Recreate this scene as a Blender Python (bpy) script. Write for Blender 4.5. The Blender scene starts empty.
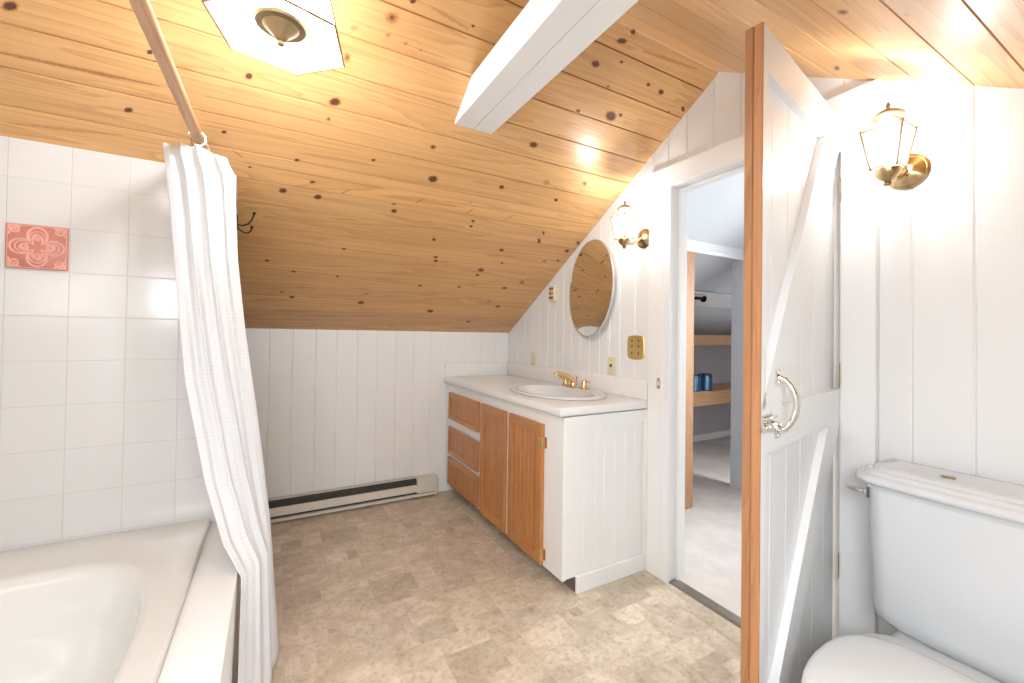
import bpy, bmesh, math, random
from mathutils import Matrix, Vector, Euler
random.seed(11)
S = bpy.context.scene
PI = math.pi

# ------------------------------------------------------------------ camera
H = 1.16                                    # eye height
F_PX, CX, CY = 422.66, 512.78, 330.32       # focal length and principal point, for 1024x683
YAW, PITCH, ROLL = (math.radians(a) for a in (29.384, 0.685, 0.811))
fw = Vector((math.sin(YAW) * math.cos(PITCH), math.cos(YAW) * math.cos(PITCH), math.sin(PITCH)))
rt0 = Vector((math.cos(YAW), -math.sin(YAW), 0))
up0 = rt0.cross(fw)
rt = rt0 * math.cos(ROLL) + up0 * math.sin(ROLL)
up = up0 * math.cos(ROLL) - rt0 * math.sin(ROLL)
cd = bpy.data.cameras.new('camera')
cam = bpy.data.objects.new('camera', cd)
S.collection.objects.link(cam)
cam.matrix_world = Matrix(((rt.x, up.x, -fw.x, 0), (rt.y, up.y, -fw.y, 0), (rt.z, up.z, -fw.z, H), (0, 0, 0, 1)))
cd.sensor_width = 36
cd.lens = F_PX * 36 / 1024
cd.shift_x = (512 - CX) / 1024
cd.shift_y = (CY - 341.5) / 1024
cd.clip_start = 0.02
S.camera = cam

# ------------------------------------------------------------------ world, daylight, exposure
S.view_settings.view_transform = 'Standard'
S.view_settings.look = 'None'
S.view_settings.gamma = 1
S.view_settings.use_curve_mapping = False
S.view_settings.exposure = 1.0
w = bpy.data.worlds.new('sky')
S.world = w
w.use_nodes = True
w.node_tree.nodes['Background'].inputs[0].default_value = (0.80, 0.90, 1.0, 1)
w.node_tree.nodes['Background'].inputs[1].default_value = 1.0


def area(name, loc, target, sx, sy, power, col):
    l = bpy.data.lights.new(name, 'AREA')
    l.shape = 'RECTANGLE'
    l.size, l.size_y, l.energy, l.color = sx, sy, power, col
    o = bpy.data.objects.new(name, l)
    S.collection.objects.link(o)
    o.location = loc
    o.rotation_euler = (Vector(target) - Vector(loc)).to_track_quat('-Z', 'Y').to_euler()
    return o


# added area lights as daylight outside unseen, added openings (gable window, skylight, hall window)
area('added_daylight_bathroom', (-1.22, -0.08, 1.25), (1.6, 0.3, 1.2), 0.72, 0.85, 4, (0.93, 0.965, 1.0))
area('added_daylight_skylight', (-0.20, -0.43, 1.55), (0.30, 2.40, 0.70), 1.30, 0.60, 30, (0.93, 0.965, 1.0))
area('added_daylight_hall', (3.30, 1.05, 1.30), (1.2, 1.05, 0.0), 0.75, 0.85, 29, (0.97, 0.98, 1.0))
BULB = (0.96, 0.98, 1.0)

# ------------------------------------------------------------------ dimensions
XR, YB, YRIDGE, ZRIDGE, KNEE = 1.648, 2.989, 1.146, 2.307, 1.180
M1 = (ZRIDGE - KNEE) / (YB - YRIDGE)
M2 = 0.5906
YF = -0.70
XL = -1.00
YT = 2.003                                   # tiled wall at the foot of the bath


def zc(y):                                   # underside of the roof
    return ZRIDGE - M1 * (y - YRIDGE) if y >= YRIDGE else ZRIDGE - M2 * (YRIDGE - y)


# ------------------------------------------------------------------ mesh builder
ORI = {}


class MB:
    def __init__(s):
        s.v, s.f, s.m, s.bid, s.kn = [], [], [], [], []

    def vert(s, p, bid=0.0, kn=0.0):
        s.v.append(tuple(p)); s.bid.append(bid); s.kn.append(kn)
        return len(s.v) - 1

    def face(s, idx, m=0):
        s.f.append(tuple(idx)); s.m.append(m)

    def poly(s, pts, m=0, bid=0.0):
        s.face([s.vert(p, bid) for p in pts], m)

    def bm(s, b, m=0, bid=0.0, M=None):
        base = len(s.v)
        b.verts.index_update()
        for v in b.verts:
            s.vert((M @ v.co) if M else v.co, bid)
        for f in b.faces:
            s.face([base + v.index for v in f.verts], m)
        b.free()

    def box(s, x0, x1, y0, y1, z0, z1, bev=0.0, m=0, bid=0.0, M=None, seg=1):
        b = bmesh.new()
        bmesh.ops.create_cube(b, size=1)
        for v in b.verts:
            v.co = Vector(((x0 + x1) / 2 + v.co.x * (x1 - x0), (y0 + y1) / 2 + v.co.y * (y1 - y0), (z0 + z1) / 2 + v.co.z * (z1 - z0)))
        if bev > 0:
            bmesh.ops.bevel(b, geom=b.edges[:], offset=bev, segments=seg, affect='EDGES', profile=0.5)
        s.bm(b, m, bid, M)
        return s

    def prism(s, pts, d, m=0, bid=0.0):          # polygon pts (3D) extruded by vector d
        n = len(pts)
        a = [s.vert(p, bid) for p in pts]
        c = [s.vert(Vector(p) + Vector(d), bid) for p in pts]
        s.face(a[::-1], m); s.face(c, m)
        for i in range(n):
            j = (i + 1) % n
            s.face((a[i], a[j], c[j], c[i]), m)
        return s

    def loft(s, loops, m=0, cap0=True, cap1=True, closed=True, bid=0.0):
        R = [[s.vert(p, bid) for p in lp] for lp in loops]
        n = len(loops[0])
        for a, b in zip(R, R[1:]):
            for i in range(n if closed else n - 1):
                j = (i + 1) % n
                s.face((a[i], a[j], b[j], b[i]), m)
        if cap0: s.face(R[0][::-1], m)
        if cap1: s.face(R[-1], m)
        return s

    def tube(s, pts, r, n=12, m=0, cap=True, M=None):
        pts = [Vector(p) for p in pts]
        rs = r if isinstance(r, (list, tuple)) else [r] * len(pts)
        loops = []
        T = (pts[1] - pts[0]).normalized()
        N = T.orthogonal().normalized()
        for i, p in enumerate(pts):
            t = (pts[min(i + 1, len(pts) - 1)] - pts[max(i - 1, 0)]).normalized()
            N = (N - t * N.dot(t)).normalized()
            Bn = t.cross(N)
            lp = [p + (N * math.cos(2 * PI * k / n) + Bn * math.sin(2 * PI * k / n)) * rs[i] for k in range(n)]
            loops.append([(M @ q) if M else q for q in lp])
        return s.loft(loops, m, cap, cap)

    def lathe(s, prof, M=None, n=24, m=0, cap0=True, cap1=True):   # prof: (r, z)
        M = M or Matrix()
        loops = [[M @ Vector((max(r, 1e-4) * math.cos(2 * PI * k / n), max(r, 1e-4) * math.sin(2 * PI * k / n), z)) for k in range(n)] for r, z in prof]
        return s.loft(loops, m, cap0, cap1)

    def torus(s, R, r, M=None, n=24, k=8, m=0):
        loops = []
        for i in range(n + 1):
            a = 2 * PI * i / n
            loops.append([(M or Matrix()) @ Vector(((R + r * math.cos(2 * PI * j / k)) * math.cos(a), (R + r * math.cos(2 * PI * j / k)) * math.sin(a), r * math.sin(2 * PI * j / k))) for j in range(k)])
        return s.loft(loops, m, False, False)


def mesh(name, mb, mats, parent=None, loc=None, smooth=35, recalc=True):
    base = ORI[parent] if parent else None
    if base is None:
        if loc is None:
            lo = [min(v[i] for v in mb.v) for i in range(3)]
            hi = [max(v[i] for v in mb.v) for i in range(3)]
            loc = ((lo[0] + hi[0]) / 2, (lo[1] + hi[1]) / 2, lo[2])
        base = Vector(loc)
    me = bpy.data.meshes.new(name)
    me.from_pydata([tuple(Vector(v) - base) for v in mb.v], [], mb.f)
    if not isinstance(mats, (list, tuple)): mats = [mats]
    for mt in mats: me.materials.append(mt)
    me.polygons.foreach_set('material_index', mb.m)
    for nm, arr in (('bid', mb.bid), ('knot', mb.kn)):
        a = me.attributes.new(nm, 'FLOAT', 'POINT')
        a.data.foreach_set('value', arr)
    if recalc:
        b = bmesh.new(); b.from_mesh(me)
        bmesh.ops.recalc_face_normals(b, faces=b.faces[:])
        b.to_mesh(me); b.free()
    if smooth:
        me.polygons.foreach_set('use_smooth', [True] * len(me.polygons))
        me.set_sharp_from_angle(angle=math.radians(smooth))
    me.update()
    o = bpy.data.objects.new(name, me)
    S.collection.objects.link(o)
    if parent:
        o.parent = parent
    else:
        o.location = base
    ORI[o] = base
    return o


def thing(name, loc, label, cat, group=None):
    o = bpy.data.objects.new(name, None)
    o.empty_display_size = 0.05
    S.collection.objects.link(o)
    o.location = loc
    ORI[o] = Vector(loc)
    tag(o, label, cat, group)
    return o


def tag(o, label, cat, group=None):
    o['label'] = label
    o['category'] = cat
    if group: o['group'] = group
    return o


def struct(o, label=None, cat=None):
    o['kind'] = 'structure'
    if label: o['label'] = label
    if cat: o['category'] = cat
    return o


# ------------------------------------------------------------------ materials
class NT:
    def __init__(s, name):
        s.mat = bpy.data.materials.new(name)
        s.mat.use_nodes = True
        s.t = s.mat.node_tree
        s.t.nodes.clear()
        s.out = s.n('ShaderNodeOutputMaterial')

    def n(s, typ, **kw):
        nd = s.t.nodes.new(typ)
        for k, v in kw.items(): setattr(nd, k, v)
        return nd

    def l(s, a, b): s.t.links.new(a, b)

    def val(s, nd, **kw):
        for k, v in kw.items(): nd.inputs[k.replace('_', ' ')].default_value = v
        return nd

    def math(s, op, a, b=None):
        nd = s.n('ShaderNodeMath', operation=op)
        for i, x in enumerate((a, b)):
            if x is None: continue
            if isinstance(x, (int, float)): nd.inputs[i].default_value = x
            else: s.l(x, nd.inputs[i])
        return nd.outputs[0]

    def ramp(s, fac, stops):
        nd = s.n('ShaderNodeValToRGB')
        el = nd.color_ramp.elements
        while len(el) < len(stops): el.new(0.5)
        for e, (p, c) in zip(el, stops):
            e.position = p
            e.color = (c[0], c[1], c[2], 1) if isinstance(c, (tuple, list)) else (c, c, c, 1)
        s.l(fac, nd.inputs[0])
        return nd.outputs[0]

    def mix(s, typ, fac, a, b):
        nd = s.n('ShaderNodeMix', data_type='RGBA', blend_type=typ)
        for i, x in ((0, fac), (6, a), (7, b)):
            if isinstance(x, (int, float)): nd.inputs[i].default_value = x
            elif isinstance(x, (tuple, list)): nd.inputs[i].default_value = (x[0], x[1], x[2], 1)
            else: s.l(x, nd.inputs[i])
        return nd.outputs[2]

    def obj(s): return s.n('ShaderNodeTexCoord').outputs['Object']

    def mapping(s, vec, scale=(1, 1, 1), loc=None):
        m = s.n('ShaderNodeMapping')
        m.inputs['Scale'].default_value = scale
        s.l(vec, m.inputs['Vector'])
        if loc is not None: s.l(loc, m.inputs['Location'])
        return m.outputs[0]

    def noise(s, vec, scale, detail=4, rough=0.55, dist=0.0):
        nd = s.n('ShaderNodeTexNoise')
        s.val(nd, Scale=scale, Detail=detail, Roughness=rough, Distortion=dist)
        s.l(vec, nd.inputs['Vector'])
        return nd.outputs['Fac']

    def bsdf(s, color=None, rough=0.5, metal=0.0, bump=None, bstr=0.1, bdist=0.01, **kw):
        b = s.n('ShaderNodeBsdfPrincipled')
        if color is not None:
            if isinstance(color, (tuple, list)): b.inputs['Base Color'].default_value = (color[0], color[1], color[2], 1)
            else: s.l(color, b.inputs['Base Color'])
        if isinstance(rough, (int, float)): b.inputs['Roughness'].default_value = rough
        else: s.l(rough, b.inputs['Roughness'])
        b.inputs['Metallic'].default_value = metal
        for k, v in kw.items(): b.inputs[k.replace('_', ' ')].default_value = v
        if bump is not None:
            bp = s.n('ShaderNodeBump')
            bp.inputs['Strength'].default_value = bstr
            bp.inputs['Distance'].default_value = bdist
            s.l(bump, bp.inputs['Height'])
            s.l(bp.outputs[0], b.inputs['Normal'])
        return b

    def done(s, sh):
        s.l(sh.outputs[0] if hasattr(sh, 'outputs') else sh, s.out.inputs[0])
        return s.mat


def plain(name, col, rough=0.5, metal=0.0, nscale=30, amt=0.04, bstr=0.05, **kw):
    t = NT(name)
    nz = t.noise(t.obj(), nscale, 4)
    c = t.mix('MIX', nz, [x * (1 - amt) for x in col], [min(1, x * (1 + amt)) for x in col])
    return t.done(t.bsdf(c, rough, metal, nz, bstr, 0.002, **kw))


def painted(name, col, rough=0.42):
    """brush painted boards: faint tone drift per board and along the grain"""
    t = NT(name)
    at = t.n('ShaderNodeAttribute', attribute_name='bid').outputs['Fac']
    o = t.obj()
    big = t.noise(o, 2.2, 3)
    gr = t.noise(t.mapping(o, (40, 40, 1.5)), 1.0, 4)
    c = t.mix('MIX', big, [x * 0.965 for x in col], [min(1, x * 1.02) for x in col])
    c = t.mix('MIX', t.math('MULTIPLY', t.math('FRACT', t.math('MULTIPLY', at, 7.31)), 0.5), c, [x * 0.95 for x in col])
    return t.done(t.bsdf(c, rough, 0, gr, 0.12, 0.0015))


def wood(name, light, mid, dark, axis=0, rough=0.35, var=0.28, gs=1.0, coat=0.0, knots=0.0):
    t = NT(name)
    at = t.n('ShaderNodeAttribute', attribute_name='bid').outputs['Fac']
    kn = t.n('ShaderNodeAttribute', attribute_name='knot').outputs['Fac']
    cmb = t.n('ShaderNodeCombineXYZ')
    off = t.math('MULTIPLY', at, 13.7)
    for i in range(3): t.l(off, cmb.inputs[i])
    sc = [9 * gs] * 3; sc[axis] = 0.55 * gs
    v = t.mapping(t.obj(), tuple(sc), cmb.outputs[0])
    n1 = t.noise(v, 1.0, 3, 0.5, 0.6)
    rings = t.math('FRACT', t.math('MULTIPLY', n1, 9.0))
    rings = t.ramp(rings, [(0.0, 0.0), (0.75, 0.55), (0.93, 1.0), (1.0, 0.0)])
    sc2 = [150 * gs] * 3; sc2[axis] = 3.5 * gs
    fine = t.noise(t.mapping(t.obj(), tuple(sc2), cmb.outputs[0]), 1.0, 3, 0.6)
    big = t.noise(t.mapping(t.obj(), tuple([3 * gs if i != axis else 0.8 * gs for i in range(3)]), cmb.outputs[0]), 1.0, 2)
    c = t.mix('MIX', big, light, mid)
    c = t.mix('MIX', t.math('MULTIPLY', rings, 0.42), c, dark)
    c = t.mix('MIX', t.math('MULTIPLY', t.ramp(fine, [(0.42, 0.0), (0.75, 1.0)]), 0.22), c, dark)
    f = t.math('FRACT', t.math('MULTIPLY', at, 5.713))
    c = t.mix('MULTIPLY', 1.0, c, t.ramp(f, [(0.0, 1 - var), (1.0, 1.0)]))
    if knots > 0:                                   # small pin knots scattered along the boards
        vo = t.n('ShaderNodeTexVoronoi')
        vo.inputs['Scale'].default_value = knots
        sk = [1.0] * 3; sk[axis] = 0.45
        t.l(t.mapping(t.obj(), tuple(sk), cmb.outputs[0]), vo.inputs['Vector'])
        k2 = t.ramp(vo.outputs['Distance'], [(0.0, 1.0), (0.035, 0.9), (0.075, 0.0)])
        c = t.mix('MIX', t.math('MULTIPLY', k2, 0.8), c, [x * 0.25 for x in dark])
    k = t.math('ADD', kn, t.math('MULTIPLY', t.math('SUBTRACT', t.noise(t.obj(), 160, 2), 0.5), 0.35))
    halo = t.ramp(k, [(0.12, 0.0), (0.40, 0.75), (0.5, 0.85)])
    core = t.ramp(k, [(0.42, 0.0), (0.60, 1.0)])
    on = t.math('GREATER_THAN', kn, 0.001)
    c = t.mix('MIX', t.math('MULTIPLY', halo, on), c, [x * 0.8 for x in dark])
    c = t.mix('MIX', t.math('MULTIPLY', t.math('MULTIPLY', core, on), 0.93), c, (0.085, 0.032, 0.016))
    return t.done(t.bsdf(c, rough, 0, fine, 0.06, 0.001, Coat_Weight=coat, Coat_Roughness=0.25))


M_white = painted('white_painted_boards', (0.80, 0.80, 0.797))
M_trim = painted('white_gloss_trim', (0.83, 0.83, 0.825), 0.30)
M_cab = painted('white_cabinet_paint', (0.82, 0.815, 0.80), 0.33)
M_doorw = painted('white_door_paint', (0.77, 0.78, 0.79), 0.30)
M_ceil = wood('pine_ceiling_boards', (0.84, 0.52, 0.24), (0.745, 0.42, 0.165), (0.44, 0.175, 0.05), 0, 0.38, 0.24, 1.0, 0.15)
M_vpine = wood('pine_cabinet_fronts', (0.62, 0.275, 0.085), (0.51, 0.20, 0.052), (0.27, 0.08, 0.018), 2, 0.35, 0.18, 2.0, 0.25, 5.0)
M_vrail = wood('pine_cabinet_rails', (0.63, 0.28, 0.088), (0.53, 0.21, 0.056), (0.29, 0.088, 0.02), 1, 0.35, 0.15, 2.0, 0.25)
M_edge = wood('pine_door_edge', (0.50, 0.245, 0.11), (0.42, 0.185, 0.075), (0.25, 0.09, 0.03), 2, 0.45, 0.2, 1.8, 0, 3.5)
M_rod = wood('wooden_pole', (0.68, 0.43, 0.27), (0.60, 0.34, 0.195), (0.38, 0.18, 0.085), 1, 0.45, 0.1, 2.0)
M_shelf = wood('pine_shelving', (0.66, 0.41, 0.215), (0.56, 0.32, 0.15), (0.34, 0.15, 0.06), 0, 0.5, 0.2, 1.6, 0, 4.0)
M_post = wood('pine_post', (0.72, 0.42, 0.225), (0.64, 0.34, 0.165), (0.32, 0.12, 0.04), 2, 0.5, 0.2, 1.6, 0, 3.0)
M_tub = plain('cream_bath_enamel', (0.66, 0.64, 0.605), 0.14, 0, 3, 0.02, 0.0, Coat_Weight=0.3)
M_porc = plain('white_porcelain', (0.66, 0.675, 0.69), 0.10, 0, 3, 0.015, 0.0, Coat_Weight=0.4)
M_seat = plain('white_toilet_seat_plastic', (0.72, 0.725, 0.73), 0.22, 0, 4, 0.01, 0.0)
M_lamp = plain('aged_lamp_brass', (0.36, 0.27, 0.15), 0.36, 0.9, 40, 0.2, 0.04)
M_brass = plain('polished_brass', (0.80, 0.57, 0.26), 0.20, 1.0, 25, 0.08, 0.03)
M_abrass = plain('antique_brass', (0.46, 0.34, 0.18), 0.22, 1.0, 40, 0.15, 0.04)
M_chrome = plain('polished_nickel', (0.78, 0.76, 0.71), 0.14, 1.0, 20, 0.05, 0.02)
M_black = plain('black_iron', (0.018, 0.014, 0.012), 0.45, 0.6, 80, 0.2, 0.1)
M_dark = plain('dark_recess', (0.045, 0.04, 0.038), 0.7, 0, 20, 0.2, 0.1)
M_ivory = plain('ivory_plastic', (0.74, 0.66, 0.47), 0.35, 0, 15, 0.03, 0.0)
M_gold = plain('satin_brass_plate', (0.72, 0.53, 0.22), 0.38, 0.75, 18, 0.06, 0.02)
M_heater = plain('almond_heater_enamel', (0.64, 0.60, 0.53), 0.42, 0, 12, 0.03, 0.02)
M_grey = plain('grey_hall_paint', (0.60, 0.62, 0.66), 0.55, 0, 6, 0.03, 0.03)
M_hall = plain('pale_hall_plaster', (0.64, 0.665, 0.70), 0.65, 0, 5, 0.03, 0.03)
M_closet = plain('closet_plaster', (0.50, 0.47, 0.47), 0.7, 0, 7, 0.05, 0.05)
M_toe = plain('toe_kick_board', (0.16, 0.125, 0.10), 0.6, 0, 20, 0.2, 0.05)
M_steel = plain('dull_threshold_metal', (0.26, 0.235, 0.20), 0.45, 0.7, 60, 0.15, 0.1)
M_acrylic = plain('clear_acrylic', (0.85, 0.85, 0.86), 0.12, 0, 10, 0.02, 0.0, Transmission_Weight=0.4)
M_canlid = plain('dark_can_lid', (0.02, 0.025, 0.035), 0.3, 0.3, 30, 0.1, 0.0)


def mat_can():
    t = NT('blue_printed_can')
    sep = t.n('ShaderNodeSeparateXYZ'); t.l(t.obj(), sep.inputs[0])
    ang = t.math('ARCTAN2', sep.outputs[1], sep.outputs[0])
    st = t.ramp(t.math('FRACT', t.math('MULTIPLY', ang, 0.6)), [(0.0, (0.02, 0.10, 0.22)), (0.45, (0.03, 0.16, 0.32)), (0.55, (0.30, 0.50, 0.62)), (0.7, (0.02, 0.09, 0.2)), (1.0, (0.015, 0.06, 0.14))])
    return t.done(t.bsdf(st, 0.25, 0.2))


def mat_mirror():
    t = NT('mirror_silver')
    nz = t.noise(t.obj(), 2, 2)
    c = t.mix('MIX', nz, (0.80, 0.80, 0.78), (0.83, 0.83, 0.81))
    return t.done(t.bsdf(c, 0.015, 1.0))


def mat_tile(name, col, pitch_off=(0.0, 0.0), axis=0):
    """glazed 15 cm wall tiles with thin grout lines"""
    t = NT(name)
    sep = t.n('ShaderNodeSeparateXYZ')
    t.l(t.n('ShaderNodeNewGeometry').outputs['Position'], sep.inputs[0])
    P = 0.1508
    def line(o, off):
        fr = t.math('FRACT', t.math('DIVIDE', t.math('SUBTRACT', o, off), P))
        d = t.math('MULTIPLY', t.math('SUBTRACT', 0.5, t.math('ABSOLUTE', t.math('SUBTRACT', fr, 0.5))), P)
        return d, t.math('FLOOR', t.math('DIVIDE', t.math('SUBTRACT', o, off), P))
    d1, i1 = line(sep.outputs[axis], pitch_off[0])
    d2, i2 = line(sep.outputs[2], pitch_off[1])
    d = t.math('MINIMUM', d1, d2)
    g = t.ramp(t.math('DIVIDE', d, 0.004), [(0.20, 0.0), (0.55, 1.0)])
    cmb = t.n('ShaderNodeCombineXYZ'); t.l(i1, cmb.inputs[0]); t.l(i2, cmb.inputs[1])
    wn = t.n('ShaderNodeTexWhiteNoise', noise_dimensions='3D'); t.l(cmb.outputs[0], wn.inputs['Vector'])
    c = t.mix('MIX', wn.outputs['Value'], [x * 0.97 for x in col], col)
    c = t.mix('MIX', t.noise(t.obj(), 3, 3), c, [x * y for x, y in zip(col, (0.99, 0.965, 0.95))])
    c = t.mix('MIX', g, (0.50, 0.475, 0.44), c)
    r = t.ramp(g, [(0.0, 0.7), (1.0, 0.16)])
    return t.done(t.bsdf(c, r, 0, g, 0.35, 0.0015))


M_tile = mat_tile('white_glazed_wall_tile', (0.60, 0.595, 0.585), (-0.6165, 0.4480))
M_tile2 = mat_tile('white_glazed_side_tile', (0.60, 0.595, 0.585), (2.003, 0.4480), 1)


def mat_vinyl():
    t = NT('mottled_stone_vinyl')
    at = t.n('ShaderNodeAttribute', attribute_name='bid').outputs['Fac']
    cmb = t.n('ShaderNodeCombineXYZ')
    t.l(t.math('MULTIPLY', at, 31.0), cmb.inputs[0]); t.l(t.math('MULTIPLY', at, 17.0), cmb.inputs[1])
    v = t.mapping(t.obj(), (1, 1, 1), cmb.outputs[0])
    n1 = t.noise(v, 11, 6, 0.65, 0.4)
    n2 = t.noise(v, 45, 5, 0.7)
    c = t.mix('MIX', t.ramp(n1, [(0.32, 0.0), (0.68, 1.0)]), (0.52, 0.425, 0.315), (0.75, 0.66, 0.54))
    c = t.mix('MIX', t.math('MULTIPLY', t.ramp(n2, [(0.50, 0.0), (0.68, 1.0)]), 0.6), c, (0.36, 0.275, 0.195))
    c = t.mix('MIX', t.math('MULTIPLY', t.ramp(n2, [(0.30, 1.0), (0.44, 0.0)]), 0.55), c, (0.76, 0.67, 0.56))
    f = t.math('FRACT', t.math('MULTIPLY', at, 9.17))
    c = t.mix('MULTIPLY', 1.0, c, t.ramp(f, [(0.0, (0.80, 0.78, 0.75)), (0.4, (0.94, 0.93, 0.92)), (1.0, (1.06, 1.05, 1.04))]))
    return t.done(t.bsdf(c, 0.36, 0, n2, 0.08, 0.001))


M_vinyl = mat_vinyl()
M_vgrout = plain('vinyl_grout_line', (0.60, 0.51, 0.40), 0.5, 0, 60, 0.1, 0.0)


def mat_carpet():
    t = NT('pale_beige_carpet')
    o = t.obj()
    n1 = t.noise(o, 5, 4, 0.6)
    n2 = t.noise(o, 260, 3, 0.7)
    c = t.mix('MIX', t.ramp(n1, [(0.3, 0.0), (0.7, 1.0)]), (0.60, 0.545, 0.50), (0.76, 0.71, 0.665))
    c = t.mix('MIX', t.math('MULTIPLY', t.ramp(n2, [(0.35, 1.0), (0.55, 0.0)]), 0.35), c, (0.46, 0.41, 0.37))
    b = t.math('ADD', t.math('MULTIPLY', n2, 0.5), n1)
    return t.done(t.bsdf(c, 0.95, 0, b, 0.6, 0.006))


M_carpet = mat_carpet()


def mat_counter():
    t = NT('white_cultured_marble')
    o = t.obj()
    n1 = t.noise(o, 6, 6, 0.7, 1.4)
    c = t.mix('MIX', t.ramp(n1, [(0.40, 0.0), (0.50, 1.0), (0.58, 0.0)]), (0.81, 0.80, 0.79), (0.785, 0.772, 0.76))
    return t.done(t.bsdf(c, 0.18, 0, None))


M_counter = mat_counter()


def mat_curtain():
    t = NT('white_waffle_cotton')
    uv = t.n('ShaderNodeUVMap').outputs[0]
    sep = t.n('ShaderNodeSeparateXYZ'); t.l(uv, sep.inputs[0])
    def tri(o, p):
        fr = t.math('FRACT', t.math('DIVIDE', o, p))
        return t.math('ABSOLUTE', t.math('SUBTRACT', fr, 0.5))
    waf = t.math('MAXIMUM', tri(sep.outputs[0], 0.0125), tri(sep.outputs[1], 0.0125))
    c = t.mix('MIX', t.ramp(waf, [(0.22, 0.0), (0.5, 1.0)]), (0.80, 0.805, 0.82), (0.88, 0.88, 0.885))
    b = t.bsdf(c, 0.85, 0, waf, 0.45, 0.004)
    tr = t.n('ShaderNodeBsdfTranslucent'); tr.inputs[0].default_value = (0.85, 0.86, 0.88, 1)
    mx = t.n('ShaderNodeMixShader'); mx.inputs[0].default_value = 0.25
    t.l(b.outputs[0], mx.inputs[1]); t.l(tr.outputs[0], mx.inputs[2])
    return t.done(mx)


M_curtain = mat_curtain()


def mat_lampglass(name, strength, trans=0.55):
    """thin glass of a lit lamp"""
    t = NT(name)
    nz = t.noise(t.obj(), 12, 2)
    e = t.n('ShaderNodeEmission'); e.inputs[1].default_value = strength
    t.l(t.mix('MIX', nz, (1.0, 0.97, 0.92), (1.0, 0.99, 0.97)), e.inputs[0])
    tr = t.n('ShaderNodeBsdfTransparent')
    mx = t.n('ShaderNodeMixShader'); mx.inputs[0].default_value = trans
    t.l(e.outputs[0], mx.inputs[1]); t.l(tr.outputs[0], mx.inputs[2])
    gl = t.n('ShaderNodeBsdfGlossy'); gl.inputs['Roughness'].default_value = 0.05
    m2 = t.n('ShaderNodeMixShader'); m2.inputs[0].default_value = 0.06
    t.l(mx.outputs[0], m2.inputs[1]); t.l(gl.outputs[0], m2.inputs[2])
    return t.done(m2)


M_lglass = mat_lampglass('lit_lantern_glass', 2.4, 0.50)
M_rglass = mat_lampglass('lit_lantern_roof_glass', 1.3, 0.12)
M_sglass = mat_lampglass('lit_sconce_glass', 3.4, 0.38)


def mat_bulb():
    t = NT('glowing_bulb')
    e = t.n('ShaderNodeEmission'); e.inputs[0].default_value = (1, 0.93, 0.82, 1); e.inputs[1].default_value = 14
    return t.done(e)


M_bulb = mat_bulb()


def mat_pane():
    t = NT('added_window_glass')
    tr = t.n('ShaderNodeBsdfTransparent'); tr.inputs[0].default_value = (0.97, 0.98, 0.98, 1)
    gl = t.n('ShaderNodeBsdfGlossy'); gl.inputs['Roughness'].default_value = 0.02
    mx = t.n('ShaderNodeMixShader'); mx.inputs[0].default_value = 0.06
    t.l(tr.outputs[0], mx.inputs[1]); t.l(gl.outputs[0], mx.inputs[2])
    return t.done(mx)


M_pane = mat_pane()


def mat_terracotta(name, ca, cb):
    t = NT(name)
    nz = t.noise(t.obj(), 30, 4)
    c = t.mix('MIX', nz, ca, cb)
    return t.done(t.bsdf(c, 0.38, 0, nz, 0.2, 0.002))


M_terra = mat_terracotta('pink_terracotta_glaze', (0.66, 0.31, 0.25), (0.77, 0.42, 0.35))
M_terra2 = mat_terracotta('pooled_rose_glaze', (0.46, 0.155, 0.115), (0.60, 0.25, 0.20))

# ------------------------------------------------------------------ unprojecting helper: where a sight line meets the roof
def sight(u, v):
    return rt * ((u - CX) / F_PX) + up * ((CY - v) / F_PX) + fw


def on_roof(u, v, left=True):
    r = sight(u, v)
    if left:      # z = ZRIDGE - M1 (y - YRIDGE)
        k = (ZRIDGE + M1 * YRIDGE - H) / (r.z + M1 * r.y)
    else:
        k = (ZRIDGE - M2 * YRIDGE - H) / (r.z - M2 * r.y)
    return Vector((0, 0, H)) + r * k


# ------------------------------------------------------------------ floor
def random_floor(x0, x1, y0, y1):
    mb = MB()
    U = 0.050
    nx, ny = int((x1 - x0) / U) + 1, int((y1 - y0) / U) + 1
    occ = [[False] * ny for _ in range(nx)]
    rnd = random.Random(4)
    sizes = [(4, 3)] * 4 + [(3, 4)] * 2 + [(4, 4)] * 2 + [(2, 2)] * 7 + [(3, 2)] * 6 + [(2, 3)] * 5 + [(2, 1)] * 4 + [(1, 2)] * 3 + [(1, 1)] * 3 + [(3, 3)] * 2
    mb.poly([(x0, y0, -0.0012), (x1, y0, -0.0012), (x1, y1, -0.0012), (x0, y1, -0.0012)], 1)
    for i in range(nx):
        for j in range(ny):
            if occ[i][j]: continue
            for a, b in rnd.sample(sizes, len(sizes)) + [(1, 1)]:
                if i + a > nx or j + b > ny: continue
                if any(occ[p][q] for p in range(i, i + a) for q in range(j, j + b)): continue
                for p in range(i, i + a):
                    for q in range(j, j + b): occ[p][q] = True
                g = 0.0011
                xa, xb = x0 + i * U + g, min(x1, x0 + (i + a) * U - g)
                ya, yb_ = y0 + j * U + g, min(y1, y0 + (j + b) * U - g)
                if xb > xa and yb_ > ya:
                    mb.poly([(xa, ya, 0), (xb, ya, 0), (xb, yb_, 0), (xa, yb_, 0)], 0, rnd.random())
                break
    # slab below
    mb.box(x0, x1, y0, y1, -0.08, -0.002, 0, 1)
    return mb


struct(mesh('floor', random_floor(XL, XR + 0.005, YF, YB), [M_vinyl, M_vgrout], loc=(0, 0, 0), smooth=0))
mb = MB().box(XR + 0.055, 5.2, 0.2, 3.14, -0.08, 0.004)
struct(mesh('floor_hall', mb, M_carpet, loc=(2.5, 1.5, 0)))


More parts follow.
